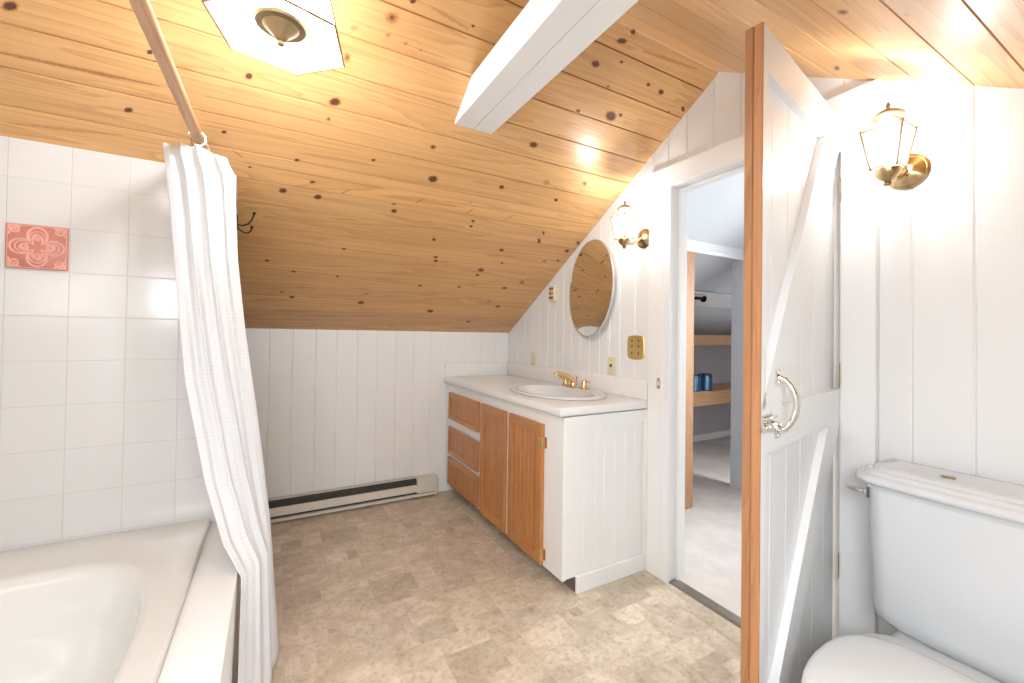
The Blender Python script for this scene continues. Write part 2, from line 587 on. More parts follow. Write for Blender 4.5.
# ------------------------------------------------------------------ boarded walls (V-jointed boards, real grooves)
def boards(mb, seams, to3d, top, bottom, depth=0.0, g=0.0045, d=0.004, thick=0.03, cuts=()):
    """vertical boards between seam positions along one wall axis; top(a), bottom(a) give heights"""
    for k, (a, b) in enumerate(zip(seams, seams[1:])):
        bid = random.random()
        prof = [(a, -d), (a + g, 0), (b - g, 0), (b, -d)]
        extra = [c for c in cuts if a + g < c < b - g]
        prof = sorted(prof + [(c, 0) for c in extra])
        lo = [mb.vert(to3d(p, q, bottom(p)), bid) for p, q in prof]
        hi = [mb.vert(to3d(p, q, top(p)), bid) for p, q in prof]
        for i in range(len(prof) - 1):
            mb.face((lo[i], lo[i + 1], hi[i + 1], hi[i]))


# back knee wall, boards across x
sx = [-1.0, -0.86, -0.72, -0.585, -0.45, -0.31, -0.17, -0.029, 0.099, 0.233, 0.358, 0.490, 0.617, 0.746, 0.876, 0.998, 1.129, 1.263, 1.400, 1.53, XR]
mb = MB()
boards(mb, sx, lambda a, q, z: (a, YB - q, z), lambda a: KNEE + 0.004, lambda a: 0.0)
mb.box(XL - 0.1, XR + 0.1, YB + 0.005, YB + 0.10, 0, KNEE + 0.05)
struct(mesh('wall_back', mb, M_white, loc=(0.3, YB, 0), smooth=0))

# gable wall with the doorway
DY0, DY1, DZ = 0.690, 1.400, 1.885                 # door opening
sy = [YF, -0.58, -0.46, -0.33, -0.2, -0.07, 0.06, 0.17, 0.27, 0.382, 0.512, 0.593]
sy2 = [0.593, 0.690, 0.80, 0.925, 1.047, 1.169, 1.306, 1.412]
sy3 = [1.412, 1.51, 1.62, 1.731, 1.81, 1.895, 1.985, 2.075, 2.163, 2.252, 2.34, 2.43, 2.535, 2.639, 2.745, 2.86, YB]
mb = MB()
to = lambda a, q, z: (XR - q, a, z)
tp = lambda a: zc(a) + 0.004
boards(mb, sy, lambda a, q, z: (XR - q * 1, a, z), tp, lambda a: 0.0, cuts=())
boards(mb, sy2, to, tp, lambda a: DZ + 0.03 if a > 0.69 else 0.0, cuts=(YRIDGE,))
boards(mb, sy3, to, tp, lambda a: 0.0, g=0.003, d=0.003)
# wall core with the opening (gives the wall thickness)
T0, T1 = XR + 0.006, XR + 0.105
for ya, yb_, z0 in ((YF, DY0 - 0.02, 0.0), (DY0 - 0.02, YRIDGE, DZ + 0.025), (YRIDGE, DY1 + 0.02, DZ + 0.025), (DY1 + 0.02, YB + 0.1, 0.0)):
    mb.prism([(T0, ya, z0), (T0, yb_, z0), (T0, yb_, zc(yb_) + 0.03), (T0, ya, zc(ya) + 0.03)], (T1 - T0, 0, 0))
struct(mesh('wall_right', mb, M_white, loc=(XR, 1.1, 0), smooth=0))

# left gable wall with an added window opening, tiled beside the bath
WY0, WY1, WZ0, WZ1 = -0.46, 0.30, 0.82, 1.66
mb = MB()
X0, X1 = XL - 0.10, XL
for ya, yb_, z0, z1 in ((YF - 0.1, WY0, 0, None), (WY0, WY1, 0, WZ0), (WY0, WY1, WZ1, None), (WY1, YRIDGE, 0, None), (YRIDGE, YB + 0.1, 0, None)):
    za = zc(ya) + 0.03 if z1 is None else z1
    zb = zc(yb_) + 0.03 if z1 is None else z1
    mb.prism([(X0, ya, z0), (X0, yb_, z0), (X0, yb_, zb), (X0, ya, za)], (X1 - X0, 0, 0), 1 if (ya >= WY1) else 0)
struct(mesh('wall_left', mb, [M_white, M_tile2], loc=(XL, 1, 0), smooth=0))

# front knee wall
mb = MB()
KF = zc(YF)
mb.box(XL - 0.1, XR + 0.1, YF - 0.10, YF, 0, KF + 0.02)
struct(mesh('wall_front', mb, M_white, loc=(0.3, YF, 0), smooth=0))


def window(name, fn, a0, a1, z0, z1, depth):
    """fn(a, d, z) -> xyz; frame with one mullion and one rail, and a pane"""
    f = MB()
    def bar(p0, p1, q0, q1):
        pts = [fn(p, d, q) for p in (p0, p1) for d in (0.0, depth) for q in (q0, q1)]
        lo = [min(p[i] for p in pts) for i in range(3)]; hi = [max(p[i] for p in pts) for i in range(3)]
        f.box(lo[0], hi[0], lo[1], hi[1], lo[2], hi[2], 0.003)
    w_ = 0.035
    bar(a0, a1, z0, z0 + w_); bar(a0, a1, z1 - w_, z1); bar(a0, a0 + w_, z0 + w_, z1 - w_); bar(a1 - w_, a1, z0 + w_, z1 - w_)
    bar(a0 + w_, a1 - w_, (z0 + z1) / 2 - 0.012, (z0 + z1) / 2 + 0.012)
    o = mesh(name, f, M_trim)
    struct(o)
    p = MB()
    pts = [fn(a, depth * 0.5 + e, z) for a, z in ((a0 + w_ + .001, z0 + w_ + .001), (a1 - w_ - .001, z1 - w_ - .001)) for e in (-0.0015, 0.0015)]
    lo = [min(q[i] for q in pts) for i in range(3)]; hi = [max(q[i] for q in pts) for i in range(3)]
    p.box(lo[0], hi[0], lo[1], hi[1], lo[2], hi[2])
    mesh('pane', p, M_pane, o)
    return o


window('added_window_1', lambda a, d, z: (XL - 0.03 - d, a, z), WY0, WY1, WZ0, WZ1, 0.05)  # unseen window behind the camera, added to let daylight in

# tiled wall at the foot of the bath
mb = MB().prism([(XL, YT, 0.0), (-0.1435, YT, 0.0), (-0.1435, YT, zc(YT) + 0.003), (XL, YT, zc(YT) + 0.003)], (0, 0.11, -0.0))
mb.v = [(x, y, min(z, zc(y) + 0.003)) for x, y, z in mb.v]
struct(mesh('wall_tile', mb, M_tile, loc=(-0.5, YT, 0), smooth=0))


# ------------------------------------------------------------------ boarded roof
def roof_boards(seams, x0, x1, left, hole=None):
    mb = MB()
    g, d = 0.0026, 0.009
    nrm = Vector((0, M1, 1)).normalized() if left else Vector((0, -M2, 1)).normalized()
    bids = []
    for a, b in zip(seams, seams[1:]):
        bid = random.random()
        bids.append((a, b, bid))
        prof = [(a, d), (a + g, 0), (b - g, 0), (b, d)]
        runs = [(x0, x1)]
        if hole and a >= hole[2] - 1e-6 and b <= hole[3] + 1e-6: runs = [(x0, hole[0]), (hole[1], x1)]
        for xa, xb in runs:
            L = [mb.vert(Vector((xa, y, zc(y))) + nrm * e, bid) for y, e in prof]
            R = [mb.vert(Vector((xb, y, zc(y))) + nrm * e, bid) for y, e in prof]
            for i in range(3): mb.face((L[i], R[i], R[i + 1], L[i + 1]))
    a, b = seams[0], seams[-1]
    cells = [(x0, x1, a, b)]
    if hole: cells = [(x0, x1, a, hole[2]), (x0, hole[0], hole[2], hole[3]), (hole[1], x1, hole[2], hole[3]), (x0, x1, hole[3], b)]
    for xa, xb, ya, yb_ in cells:
        P = [Vector((x, y, zc(y))) + nrm * 0.012 for x, y in ((xa, ya), (xb, ya), (xb, yb_), (xa, yb_))]
        mb.prism(P, nrm * 0.05)
    return mb, bids, nrm


def add_knots(mb, bids, nrm, lst, left):
    for u, v, ru, rv, k in lst:
        c = on_roof(u, v, left)
        ex = on_roof(u + ru * 1.45, v, left) - c
        ey = on_roof(u, v + rv * 1.45, left) - c
        bid = next((bb for a, b, bb in bids if a <= c.y <= b), 0.3)
        e = nrm * -0.0004
        rnd = random.Random(int(u * 7 + v * 13))
        ci = mb.vert(c + e, bid, k)
        n = 18
        ring = []
        for f_, kk in ((0.5, k * 0.62), (1.0, 0.0)):
            ring.append([mb.vert(c + e + (ex * math.cos(2 * PI * i / n) + ey * math.sin(2 * PI * i / n)) * f_ * rnd.uniform(0.88, 1.1), bid, kk + 0.002) for i in range(n)])
        for i in range(n):
            j = (i + 1) % n
            mb.face((ci, ring[0][i], ring[0][j]))
            mb.face((ring[0][i], ring[1][i], ring[1][j], ring[0][j]))


def add_streak(mb, bids, nrm, p0, p1, wid, k, left):
    """a dark mineral streak along the grain"""
    A, B_ = on_roof(*p0, left), on_roof(*p1, left)
    bid = next((bb for a, b, bb in bids if a <= (A.y + B_.y) / 2 <= b), 0.3)
    n = 14
    sd = nrm.cross((B_ - A).normalized())
    rows = []
    e = nrm * -0.0003
    for i in range(n + 1):
        t_ = i / n
        c = A.lerp(B_, t_) + e
        w_ = wid * (0.35 + 0.65 * math.sin(PI * min(1, max(0, t_ * 0.96 + 0.02)))) * random.uniform(0.75, 1.15)
        rows.append([mb.vert(c + sd * w_ * s_, bid, 0.002 if abs(s_) == 1 or i in (0, n) else k) for s_ in (-1, -0.25, 0.3, 1)])
    for a, b in zip(rows, rows[1:]):
        for i in range(3): mb.face((a[i], a[i + 1], b[i + 1], b[i]))


KN_L = [(10, 6, 8, 4.5, 1), (150, 52, 3.2, 2.4, 1), (128.5, 110, 4.5, 2.5, 1), (249, 76, 3.5, 3.3, 1), (335, 102, 5.5, 4, 1), (328.5, 119, 2.6, 2.2, .6), (224, 132, 2.6, 1.7, 1),
        (297, 160, 2.5, 1.4, 1), (373.5, 160, 2, 1.5, .9), (250, 167, 2, 1, .8), (312.5, 182, 3, 1.2, .9), (283, 190.5, 4, 2.4, 1), (318, 197, 4, 2.2, 1), (394, 211, 2.8, 1.9, 1),
        (394, 204, 3, 1.3, .6), (344, 248.7, 2.4, 1, .9), (267, 260.5, 2.8, 1.2, .8), (293.5, 271.4, 2.6, 1.1, .8), (337.4, 276.5, 1.6, 1, .9), (292, 297, 2.4, 1.3, 1), (361, 302.6, 3.4, 1.4, 1),
        (420, 285.5, 1.8, 1, .9), (282, 292, 2.4, 1.1, .6), (366, 293.7, 3, 1.1, .5), (433, 147, 3, 2.2, .8), (433, 179, 4.6, 3.2, 1), (533.4, 144.8, 4, 2.9, 1), (501.6, 187, 2.4, 1.9, 1),
        (556, 200, 2, 1.6, 1), (584.6, 183.5, 2.6, 2, .7), (473, 221, 1.9, 1.2, 1), (471, 226.4, 1.7, 1.2, 1), (539, 241, 1.5, 2.8, 1), (543.5, 233, 1.2, 2.2, .8), (434, 239.5, 2, 1.4, 1),
        (501.6, 250, 2.2, 1.4, 1), (546.5, 182.5, 4, 3, .45), (435.7, 257, 2, 1.1, 1), (435.7, 260.8, 2.2, 1.2, 1), (481, 270, 3, 1.7, .9), (477.5, 275, 1.8, 1.1, 1), (502, 263, 1.3, 1, 1),
        (459, 287, 2, 1.2, .7), (504.5, 288, 2.6, 1.1, .9), (522, 282.5, 3, 2.4, .55), (430.3, 311, 3.3, 1.4, 1), (497.7, 306.5, 2.6, 1, 1), (468.4, 321.6, 2.2, 1, .9), (489, 301.5, 2.8, 1.2, .5),
        (544.5, 261, 2.8, 1.8, .55), (567, 251, 2.6, 1.8, .8), (578, 243, 1.6, 1.6, 1), (558, 260.6, 1.4, 1, .9), (622, 41, 5, 2.8, 1), (633, 32, 2.4, 2.4, 1), (595.5, 64, 4, 3.3, 1),
        (621.5, 62, 1.7, 1.4, .9), (648.3, 84.6, 2, 1.8, 1), (661, 92, 2.8, 2.6, 1), (610.8, 116, 5.4, 4.8, 1), (620.5, 115, 1.6, 1.8, 1), (578, 111, 2.5, 1.9, .9), (608, 86.5, 1.4, 1.2, 1),
        (683, 109, 1.8, 2.8, 1), (669, 112, 1, 1, .9), (392, 17.6, 7, 6, .62), (413, 1, 3.2, 2.6, 1), (388, 35, 3.2, 2.6, .45), (405.5, 43.4, 2.6, 2, .5), (473, 26, 1.7, 1.5, 1),
        (347, 57.6, 3.4, 5, .62), (354, 28, 5, 3, .4), (421, 50, 1.8, 1.4, .5), (665.5, 34, 1.3, 1.1, .8), (682, 51, 1.5, 1, .7)]
mbL, bL, nL = roof_boards([YRIDGE, 1.219, 1.336, 1.449, 1.557, 1.671, 1.786, 1.899, 2.012, 2.122, 2.242, 2.354, 2.463, 2.582, 2.699, 2.805, 2.915, YB + 0.02], XL, XR, True)
add_knots(mbL, bL, nL, KN_L, True)
for a in (((-40, 44), (168, 88), .011, .42), ((196, 94), (340, 126), .008, .30), ((232, 160), (392, 190), .009, .30), ((232, 150), (244, 158), .006, .42), ((340, 194), (351, 189), .006, .42),
          ((415, 203), (424, 199), .006, .42), ((466, 214), (475, 208), .005, .42), ((475, 208), (469, 201), .005, .42), ((503, 220), (515, 215), .005, .42), ((640, 50), (700, 70), .012, .32),
          ((0, 122), (130, 136), .012, .28), ((430, 6), (470, 30), .012, .30), ((350, 250), (425, 259), .006, .32), ((400, 194), (600, 226), .012, .22)):
    add_streak(mbL, bL, nL, *a, True)
struct(mesh('ceiling', mbL, M_ceil, loc=(0.3, YRIDGE, ZRIDGE), smooth=0, recalc=False))
KN_R = [(843, 12, 6, 2.4, .75), (837, 68, 3, 2.4, .8), (907, 15, 4, 2, .45)]
mbR, bR, nR = roof_boards([YF - 0.02, -0.62, -0.51, -0.40, -0.29, -0.18, -0.07, 0.045, 0.157, 0.270, 0.382, 0.497, 0.605, 0.712, 0.822, 0.935, 1.045, YRIDGE], XL, XR, False, (-0.90, 0.40, -0.62, -0.07))
add_knots(mbR, bR, nR, KN_R, False)
struct(mesh('ceiling_right', mbR, M_ceil, loc=(0.3, YRIDGE, ZRIDGE), smooth=0, recalc=False))

# unseen skylight added for daylight in the near slope, behind the camera
def sky_pt(a, d_, y): return Vector((a, y, zc(y))) + nR * d_
mb = MB()
for xa, xb, ya, yb_ in ((-0.90, 0.40, -0.62, -0.59), (-0.90, 0.40, -0.10, -0.07), (-0.90, -0.87, -0.59, -0.10), (-0.265, -0.235, -0.59, -0.10), (0.37, 0.40, -0.59, -0.10)):
    mb.prism([sky_pt(xa, -0.006, ya), sky_pt(xb, -0.006, ya), sky_pt(xb, -0.006, yb_), sky_pt(xa, -0.006, yb_)], nR * 0.075)
o_ = struct(mesh('added_skylight', mb, M_trim, smooth=0))
mb = MB().prism([sky_pt(-0.87, 0.05, -0.59), sky_pt(0.37, 0.05, -0.59), sky_pt(0.37, 0.05, -0.10), sky_pt(-0.87, 0.05, -0.10)], nR * 0.004)
mesh('pane', mb, M_pane, o_, smooth=0)

# white collar beam between the two slopes: two boards with a joint underneath
mb = MB()
ZB0, ZB1 = 2.019, 2.124
for xa, xb in ((0.622, 0.7085), (0.7095, 0.796)):
    yl0, yl1 = YRIDGE + (ZRIDGE - ZB0) / M1, YRIDGE + (ZRIDGE - ZB1) / M1
    yr0, yr1 = YRIDGE - (ZRIDGE - ZB0) / M2, YRIDGE - (ZRIDGE - ZB1) / M2
    c = 0.003
    sect = [(xa, ZB1), (xa, ZB0 + c), (xa + c, ZB0), (xb - c, ZB0), (xb, ZB0 + c), (xb, ZB1)]
    lp = []
    for side in (0, 1):
        l_ = []
        for x, z in sect:
            y = (YRIDGE - (ZRIDGE - z) / M2) if side == 0 else (YRIDGE + (ZRIDGE - z) / M1)
            l_.append((x, y, z))
        lp.append(l_)
    mb.loft(lp)
struct(mesh('ceiling_beam', mb, M_trim, smooth=0), 'white painted collar beam spanning between the two pine roof slopes', 'beam')


# ------------------------------------------------------------------ door casing, jambs, threshold
def grp(name):
    o = bpy.data.objects.new(name, None)
    S.collection.objects.link(o)
    return o


mb = MB()
mb.box(XR - 0.018, XR + 0.002, 1.424, 1.5125, 0.0, 1.98 - 0.094, 0.002)          # left leg (next to the vanity)
struct(mesh('trim_1', mb, M_trim, smooth=0))
mb = MB().box(XR - 0.018, XR + 0.002, 0.593, DY0 - 0.004, 0.0, 1.98 - 0.094, 0.002)
struct(mesh('trim_2', mb, M_trim, smooth=0))
mb = MB().prism([(XR - 0.019, 0.578, 1.886), (XR - 0.019, 1.53, 1.886), (XR - 0.019, 1.505, 1.979), (XR - 0.019, 0.578, 1.979)], (0.021, 0, 0))
struct(mesh('trim_3', mb, M_trim, smooth=0))
# jamb lining with stop
mb = MB()
JX0, JX1 = XR - 0.016, XR + 0.105
mb.box(JX0, JX1, DY1 - 0.016, DY1 + 0.0235, 0.0, DZ + 0.02)
mb.box(JX0, JX1, DY0 - 0.006, DY0 - 0.002, 0.0, DZ + 0.02)
mb.box(JX0, JX1, DY0 - 0.002, DY1 - 0.016, DZ - 0.004, DZ + 0.02)
mb.box(XR + 0.040, XR + 0.075, DY1 - 0.030, DY1 - 0.016, 0.0, DZ - 0.004, 0.002)
mb.box(XR + 0.040, XR + 0.075, DY0 + 0.055, DY1 - 0.030, DZ - 0.018, DZ - 0.004, 0.002)
mb.box(XR + 0.030, XR + 0.075, DY0 - 0.002, DY0 + 0.055, 0.0, DZ - 0.004, 0.002)
struct(mesh('trim_4', mb, M_trim, smooth=0))
# hall side casing
mb = MB()
mb.box(XR + 0.106, XR + 0.122, DY1, DY1 + 0.09, 0, DZ + 0.1)
struct(mesh('trim_5', mb, M_trim, smooth=0))
mb = MB()
mb.prism([(XR - 0.004, DY0, 0.0), (XR + 0.006, DY0, 0.008), (XR + 0.040, DY0, 0.008), (XR + 0.056, DY0, 0.0045)], (0, DY1 - DY0 - 0.016, 0))
for y in (0.85, 1.0, 1.15, 1.3):
    mb.lathe([(0.004, 0.008), (0.004, 0.0095), (0.002, 0.0105)], Matrix.Translation((XR + 0.022, y, 0)), 10)
th = mesh('threshold_strip', mb, M_steel)
tag(th, 'dull metal threshold strip across the doorway between vinyl and carpet', 'threshold')
# strike plate
mb = MB().box(XR - 0.0215, XR - 0.0185, 1.432, 1.452, 0.912, 0.962, 0.001)
mb.box(XR - 0.032, XR - 0.0205, 1.436, 1.444, 0.925, 0.950, 0.002)
tag(mesh('latch_strike', mb, M_chrome), 'tiny metal latch strike on the white door casing beside the vanity', 'latch')

# baseboard between vanity and casing is hidden; gable baseboard behind the toilet
mb = MB().box(XR - 0.016, XR - 0.0005, YF, 0.590, 0.0, 0.085, 0.003)
struct(mesh('baseboard_right', mb, M_trim, smooth=0))

# ------------------------------------------------------------------ the open plank door
HG = Vector((1.640, 0.690, 0))
UD = Vector((-0.98222, -0.18771, 0))
ND = Vector((0.18771, -0.98222, 0))
DW, DT, DH = 0.683, 0.020, 1.890
DM = Matrix(((UD.x, ND.x, 0, HG.x), (UD.y, ND.y, 0, HG.y), (0, 0, 1, 0), (0, 0, 0, 1)))   # (u, n, z) -> world
door = bpy.data.objects.new('door_1', None)
S.collection.objects.link(door)
door.location = HG
ORI[door] = HG
struct(door, 'white painted ledged and braced plank door standing open, with bare pine edge', 'door')
# planks
mb = MB()
n_pl = 6
for i in range(n_pl):
    a, b = -0.010 + (DW + 0.010) * i / n_pl, -0.010 + (DW + 0.010) * (i + 1) / n_pl
    g = 0.0022
    n0 = -DT * 2
    sec = [(a, n0), (b, n0), (b, -DT - 0.0014), (b - g, -DT), (a + g, -DT), (a, -DT - 0.0014)]
    bid = random.random()
    mb.loft([[DM @ Vector((p, q, z)) for p, q in sec] for z in (0.012, DH)], bid=bid)
mesh('plank_panel', mb, M_doorw, door, smooth=0)
# raised frame: stile at the free edge, rails, two braces -- one layer, flush
def dprism(pts, n0=-DT, n1=0.0, name='rail', mat=M_doorw):
    m_ = MB()
    a = [DM @ Vector((p, n0, z)) for p, z in pts]
    m_.prism(a, ND * (n1 - n0))
    return mesh(name, m_, mat, door, smooth=0)
def brline(p, q, z):                      # u on line p-q at height z
    return p[0] + (q[0] - p[0]) * (z - p[1]) / (q[1] - p[1])
RT, RM1, RM0, RB = 1.785, 0.998, 0.892, 0.15
dprism([(0.0, RT), (DW, RT), (DW, DH), (0.0, DH)])
dprism([(0.0, RM0), (DW, RM0), (DW, RM1), (0.0, RM1)])
dprism([(0.0, 0.012), (DW, 0.012), (DW, RB), (0.0, RB)])
U1, U2 = (0.176, 1.800), (0.640, 1.085)
def brace(a, b, wid, zt, zb):
    ua, ub = brline(a, b, zt), brline(a, b, zb)
    return [(ua, zt), (ua - wid, zt), (ub - wid, zb), (ub, zb)]
pts = brace((0.175, 1.802), (0.592, 1.17), 0.155, RT, RM1)
pts = [(max(0.0, min(DW, u)), z) for u, z in pts]
dprism(pts, name='brace')
pts = brace((0.147, 0.886), (0.593, 0.331), 0.15, RM0, RB)
pts = [(max(0.0, min(DW, u)), z) for u, z in pts]
dprism(pts, name='brace')
# bare pine edge strips of both layers
mb = MB()
for q0, q1, bid in ((-DT * 2, -DT - 0.0012, .2), (-DT + 0.0008, -0.0002, .7)):
    mb.loft([[DM @ Vector((p, q, z)) for p, q in ((DW, q0), (DW + 0.0035, q0 + 0.001), (DW + 0.0035, q1 - 0.001), (DW, q1))] for z in (0.012, DH)], bid=bid)
mb.loft([[DM @ Vector((p, q, z)) for p, q in ((DW - .002, -DT - .0012), (DW + 0.0012, -DT - .0012), (DW + 0.0012, -DT + .0008), (DW - .002, -DT + .0008))] for z in (0.012, DH)], bid=.5)
# the stile behind the edge, so the raised layer runs the full height at the free edge
e_ = mesh('door_edge', mb, M_edge, door, smooth=0)
e_['label'] = 'bare pine free edge of the door'
dprism([(DW - 0.028, RM1), (DW, RM1), (DW, RT), (DW - 0.028, RT)], name='stile')
dprism([(DW - 0.028, RB), (DW, RB), (DW, RM0), (DW - 0.028, RM0)], name='stile')
# hinges
for z in (1.66, 1.045, 0.42):
    mb = MB()
    mb.tube([DM @ Vector((-0.006, 0.004, z - 0.045)), DM @ Vector((-0.006, 0.004, z + 0.045))], 0.0045, 10)
    mb.box(-0.004, 0.020, 0.0, 0.0012, z - 0.04, z + 0.04, 0, M=DM)
    h_ = mesh('hinge', mb, M_lamp, door)
# D pull handle
def arc_pts(p0, p1, bow, n=16):
    r = []
    for i in range(n + 1):
        t_ = i / n
        r.append(p0.lerp(p1, t_) + bow * (math.sin(PI * t_) ** 0.55))
    return r
mb = MB()
pz1, pz0, pu = 1.068, 0.940, 0.588
mb.tube([DM @ q for q in arc_pts(Vector((pu, 0.004, pz1)), Vector((pu - 0.002, 0.004, pz0)), Vector((-0.008, 0.036, 0.0)), 22)], [0.0075 if 1 < i < 21 else 0.0088 for i in range(23)], 12)
hd = mesh('pull_handle', mb, M_chrome, door)
for z in (pz1, pz0):
    mb = MB()
    mb.box(pu - 0.013, pu + 0.013, 0.0005, 0.005, z - 0.019, z + 0.019, 0.0015, M=DM)
    for dz in (-0.012, 0.012):
        mb.lathe([(0.0035, 0.0), (0.003, 0.0015), (0.001, 0.002)], DM @ Matrix.Translation((pu, 0.005, z + dz)) @ Matrix.Rotation(-PI / 2, 4, 'X'), 10)
    mesh('handle_plate', mb, M_chrome, hd)
# latch bolt
mb = MB()
mb.box(0.622, DW, 0.0005, 0.004, 0.945, 0.985, 0.001, M=DM)
mb.tube([DM @ Vector((0.61, 0.012, 0.958)), DM @ Vector((0.70, 0.012, 0.958))], 0.0055, 10)
mb.tube([DM @ Vector((0.618, 0.010, 0.978)), DM @ Vector((0.668, 0.010, 0.978))], 0.0035, 8)
for u in (0.632, 0.672):
    mb.torus(0.0078, 0.0028, DM @ Matrix.Translation((u, 0.010, 0.958)) @ Matrix.Rotation(PI / 2, 4, 'Y'), 14, 6)
mb.lathe([(0.003, 0), (0.0045, 0.012), (0.006, 0.016), (0.002, 0.02)], DM @ Matrix.Translation((0.648, 0.012, 0.958)) @ Matrix.Rotation(-PI / 2, 4, 'X'), 10)
mesh('bolt', mb, M_chrome, door)

# ------------------------------------------------------------------ bath tub
def ss_loop(cx, cy, a, b, z, n=48, e=2.0, dx0=0.0):
    r = []
    for k in range(n):
        t_ = 2 * PI * k / n
        c, s_ = math.cos(t_), math.sin(t_)
        r.append(Vector((cx + a * math.copysign(abs(c) ** (2 / e), c), cy + b * math.copysign(abs(s_) ** (2 / e), s_), z)))
    return r


tub = thing('bathtub', (-0.60, 1.24, 0), 'white built-in bathtub against the tiled wall behind the curtain', 'bathtub')
TX0, TX1, TY0, TY1, TZ = XL + 0.002, -0.203, 0.480, YT - 0.002, 0.442
cx, cy = (TX0 + TX1) / 2, (TY0 + TY1) / 2
ha, hb = (TX1 - TX0) / 2, (TY1 - TY0) / 2
bx, by, ba, bb = -0.610, 1.180, 0.338, 0.590
mb = MB()
N_ = 64
def rect_loop(cx, cy, a, b, z, n=64):
    r = []
    for k in range(n):
        t_ = 2 * PI * k / n
        c, s_ = math.cos(t_), math.sin(t_)
        q = min(a / max(abs(c) * a / ha, 1e-6) if False else 1e9, 1e9)
        m_ = max(abs(c), abs(s_))
        r.append(Vector((cx + a * c / m_, cy + b * s_ / m_, z)))
    return r
loops = [rect_loop(cx, cy, ha, hb, 0.02), rect_loop(cx, cy, ha, hb, TZ - 0.006), rect_loop(cx, cy, ha - 0.002, hb - 0.002, TZ - 0.0015), rect_loop(cx, cy, ha - 0.006, hb - 0.006, TZ)]
mids = [a.lerp(b, 0.55) for a, b in zip(rect_loop(cx, cy, ha, hb, TZ), ss_loop(bx, by, ba + .02, bb + .02, TZ, 64, 3.0))]
loops.append(mids)
for da, z, ex in ((0.010, TZ, 3.0), (0.002, TZ - 0.002, 3.0), (-0.006, TZ - 0.009, 3.0), (-0.012, TZ - 0.03, 3.0), (-0.028, 0.30, 2.9), (-0.052, 0.18, 2.8), (-0.085, 0.115, 2.8), (-0.13, 0.085, 2.6), (-0.25, 0.075, 2.4)):
    loops.append(ss_loop(bx, by - max(0, -da) * 0.3, ba + da, bb + da * 1.35, z, 64, ex))
loops.append(ss_loop(bx, by, 0.02, 0.03, 0.073, 64, 2))
mb.loft(loops, 0, True, True)
mesh('basin_shell', mb, M_tub, tub, smooth=40)
mb = MB().lathe([(0.026, 0.0), (0.026, 0.003), (0.016, 0.004), (0.012, 0.001)], Matrix.Translation((bx, 0.82, 0.077)), 20)
mesh('drain', mb, M_chrome, tub)
# boxed-in apron with a lower ledge beside the rim
mb = MB()
mb.box(-0.2029, -0.086, TY0, YT - 0.002, 0.0, 0.421, 0.004, seg=2)
tag(mesh('bath_surround', mb, M_trim, smooth=40), 'white boxed ledge and apron running alongside the bathtub', 'tub surround')

# embossed accent tile set in the wall
mb = MB()
ax0, ax1, az0, az1 = -0.7655, -0.6185, 1.357, 1.5025
mb.box(ax0, ax1, YT - 0.006, YT - 0.0005, az0, az1, 0.0015)
cxT, czT = (ax0 + ax1) / 2, (az0 + az1) / 2
RX90 = Matrix.Rotation(PI / 2, 4, 'X')
def relief(path, r, zsc=1.0, closed=True):
    pts = [Vector((cxT + x, YT - 0.0062, czT + z)) for x, z in path]
    if closed: pts.append(pts[0]); pts.append(pts[1])
    mb.tube(pts, r, 6, m=1, cap=not closed)
def lobes(R, amp, n=4, ph=PI / 4, N=64, sx=1.0, sz=1.0):
    return [((R + amp * abs(math.cos(n / 2 * (t_ - 0)))) * math.cos(t_) * sx, (R + amp * abs(math.cos(n / 2 * t_))) * math.sin(t_) * sz) for t_ in [2 * PI * i / N for i in range(N)]]
relief(lobes(0.030, 0.034, 4), 0.0038)
relief(lobes(0.024, 0.028, 4), 0.0026)
relief(lobes(0.010, 0.030, 4), 0.0032)
for q in range(4):
    a = q * PI / 2
    cx_, cz_ = 0.031 * math.cos(a), 0.031 * math.sin(a)
    relief([(cx_ + 0.0125 * (1 - i / 26) * math.cos(a + i * 0.5), cz_ + 0.0125 * (1 - i / 26) * math.sin(a + i * 0.5)) for i in range(24)], 0.0029, closed=False)
for sx_ in (-1, 1):
    for sz_ in (-1, 1):
        ox, oz = sx_ * 0.054, sz_ * 0.053
        relief([(ox + sx_ * 0.014 * (1 - i / 24) * math.cos(i * 0.5), oz + sz_ * 0.014 * (1 - i / 24) * math.sin(i * 0.5)) for i in range(22)], 0.0032, closed=False)
        relief([(sx_ * (0.068 - 0.030 * i / 8), sz_ * (0.067 - 0.004 * math.sin(i / 8 * PI))) for i in range(9)], 0.0029, closed=False)
        relief([(sx_ * (0.067 - 0.004 * math.sin(i / 8 * PI)), sz_ * (0.067 - 0.030 * i / 8)) for i in range(9)], 0.0029, closed=False)
relief([(0.069, 0.069), (-0.069, 0.069), (-0.069, -0.069), (0.069, -0.069)], 0.0020)
tag(mesh('relief_tile', mb, [M_terra2, M_terra], smooth=50), 'pink embossed floral accent tile set in the white tiled wall', 'tile')

# ------------------------------------------------------------------ curtain pole, rings and curtain
def rod_at(y): return Vector((-0.244, y, 1.808 + (y - 1.11) * 0.030))
y_end = 1.921
mb = MB()
mb.tube([rod_at(y) for y in (y_end, 1.7, 1.4, 1.1, 0.8, 0.5, 0.36)], 0.0165, 16)
tag(mesh('curtain_pole', mb, M_rod), 'round wooden shower curtain pole running along above the bathtub', 'curtain pole')

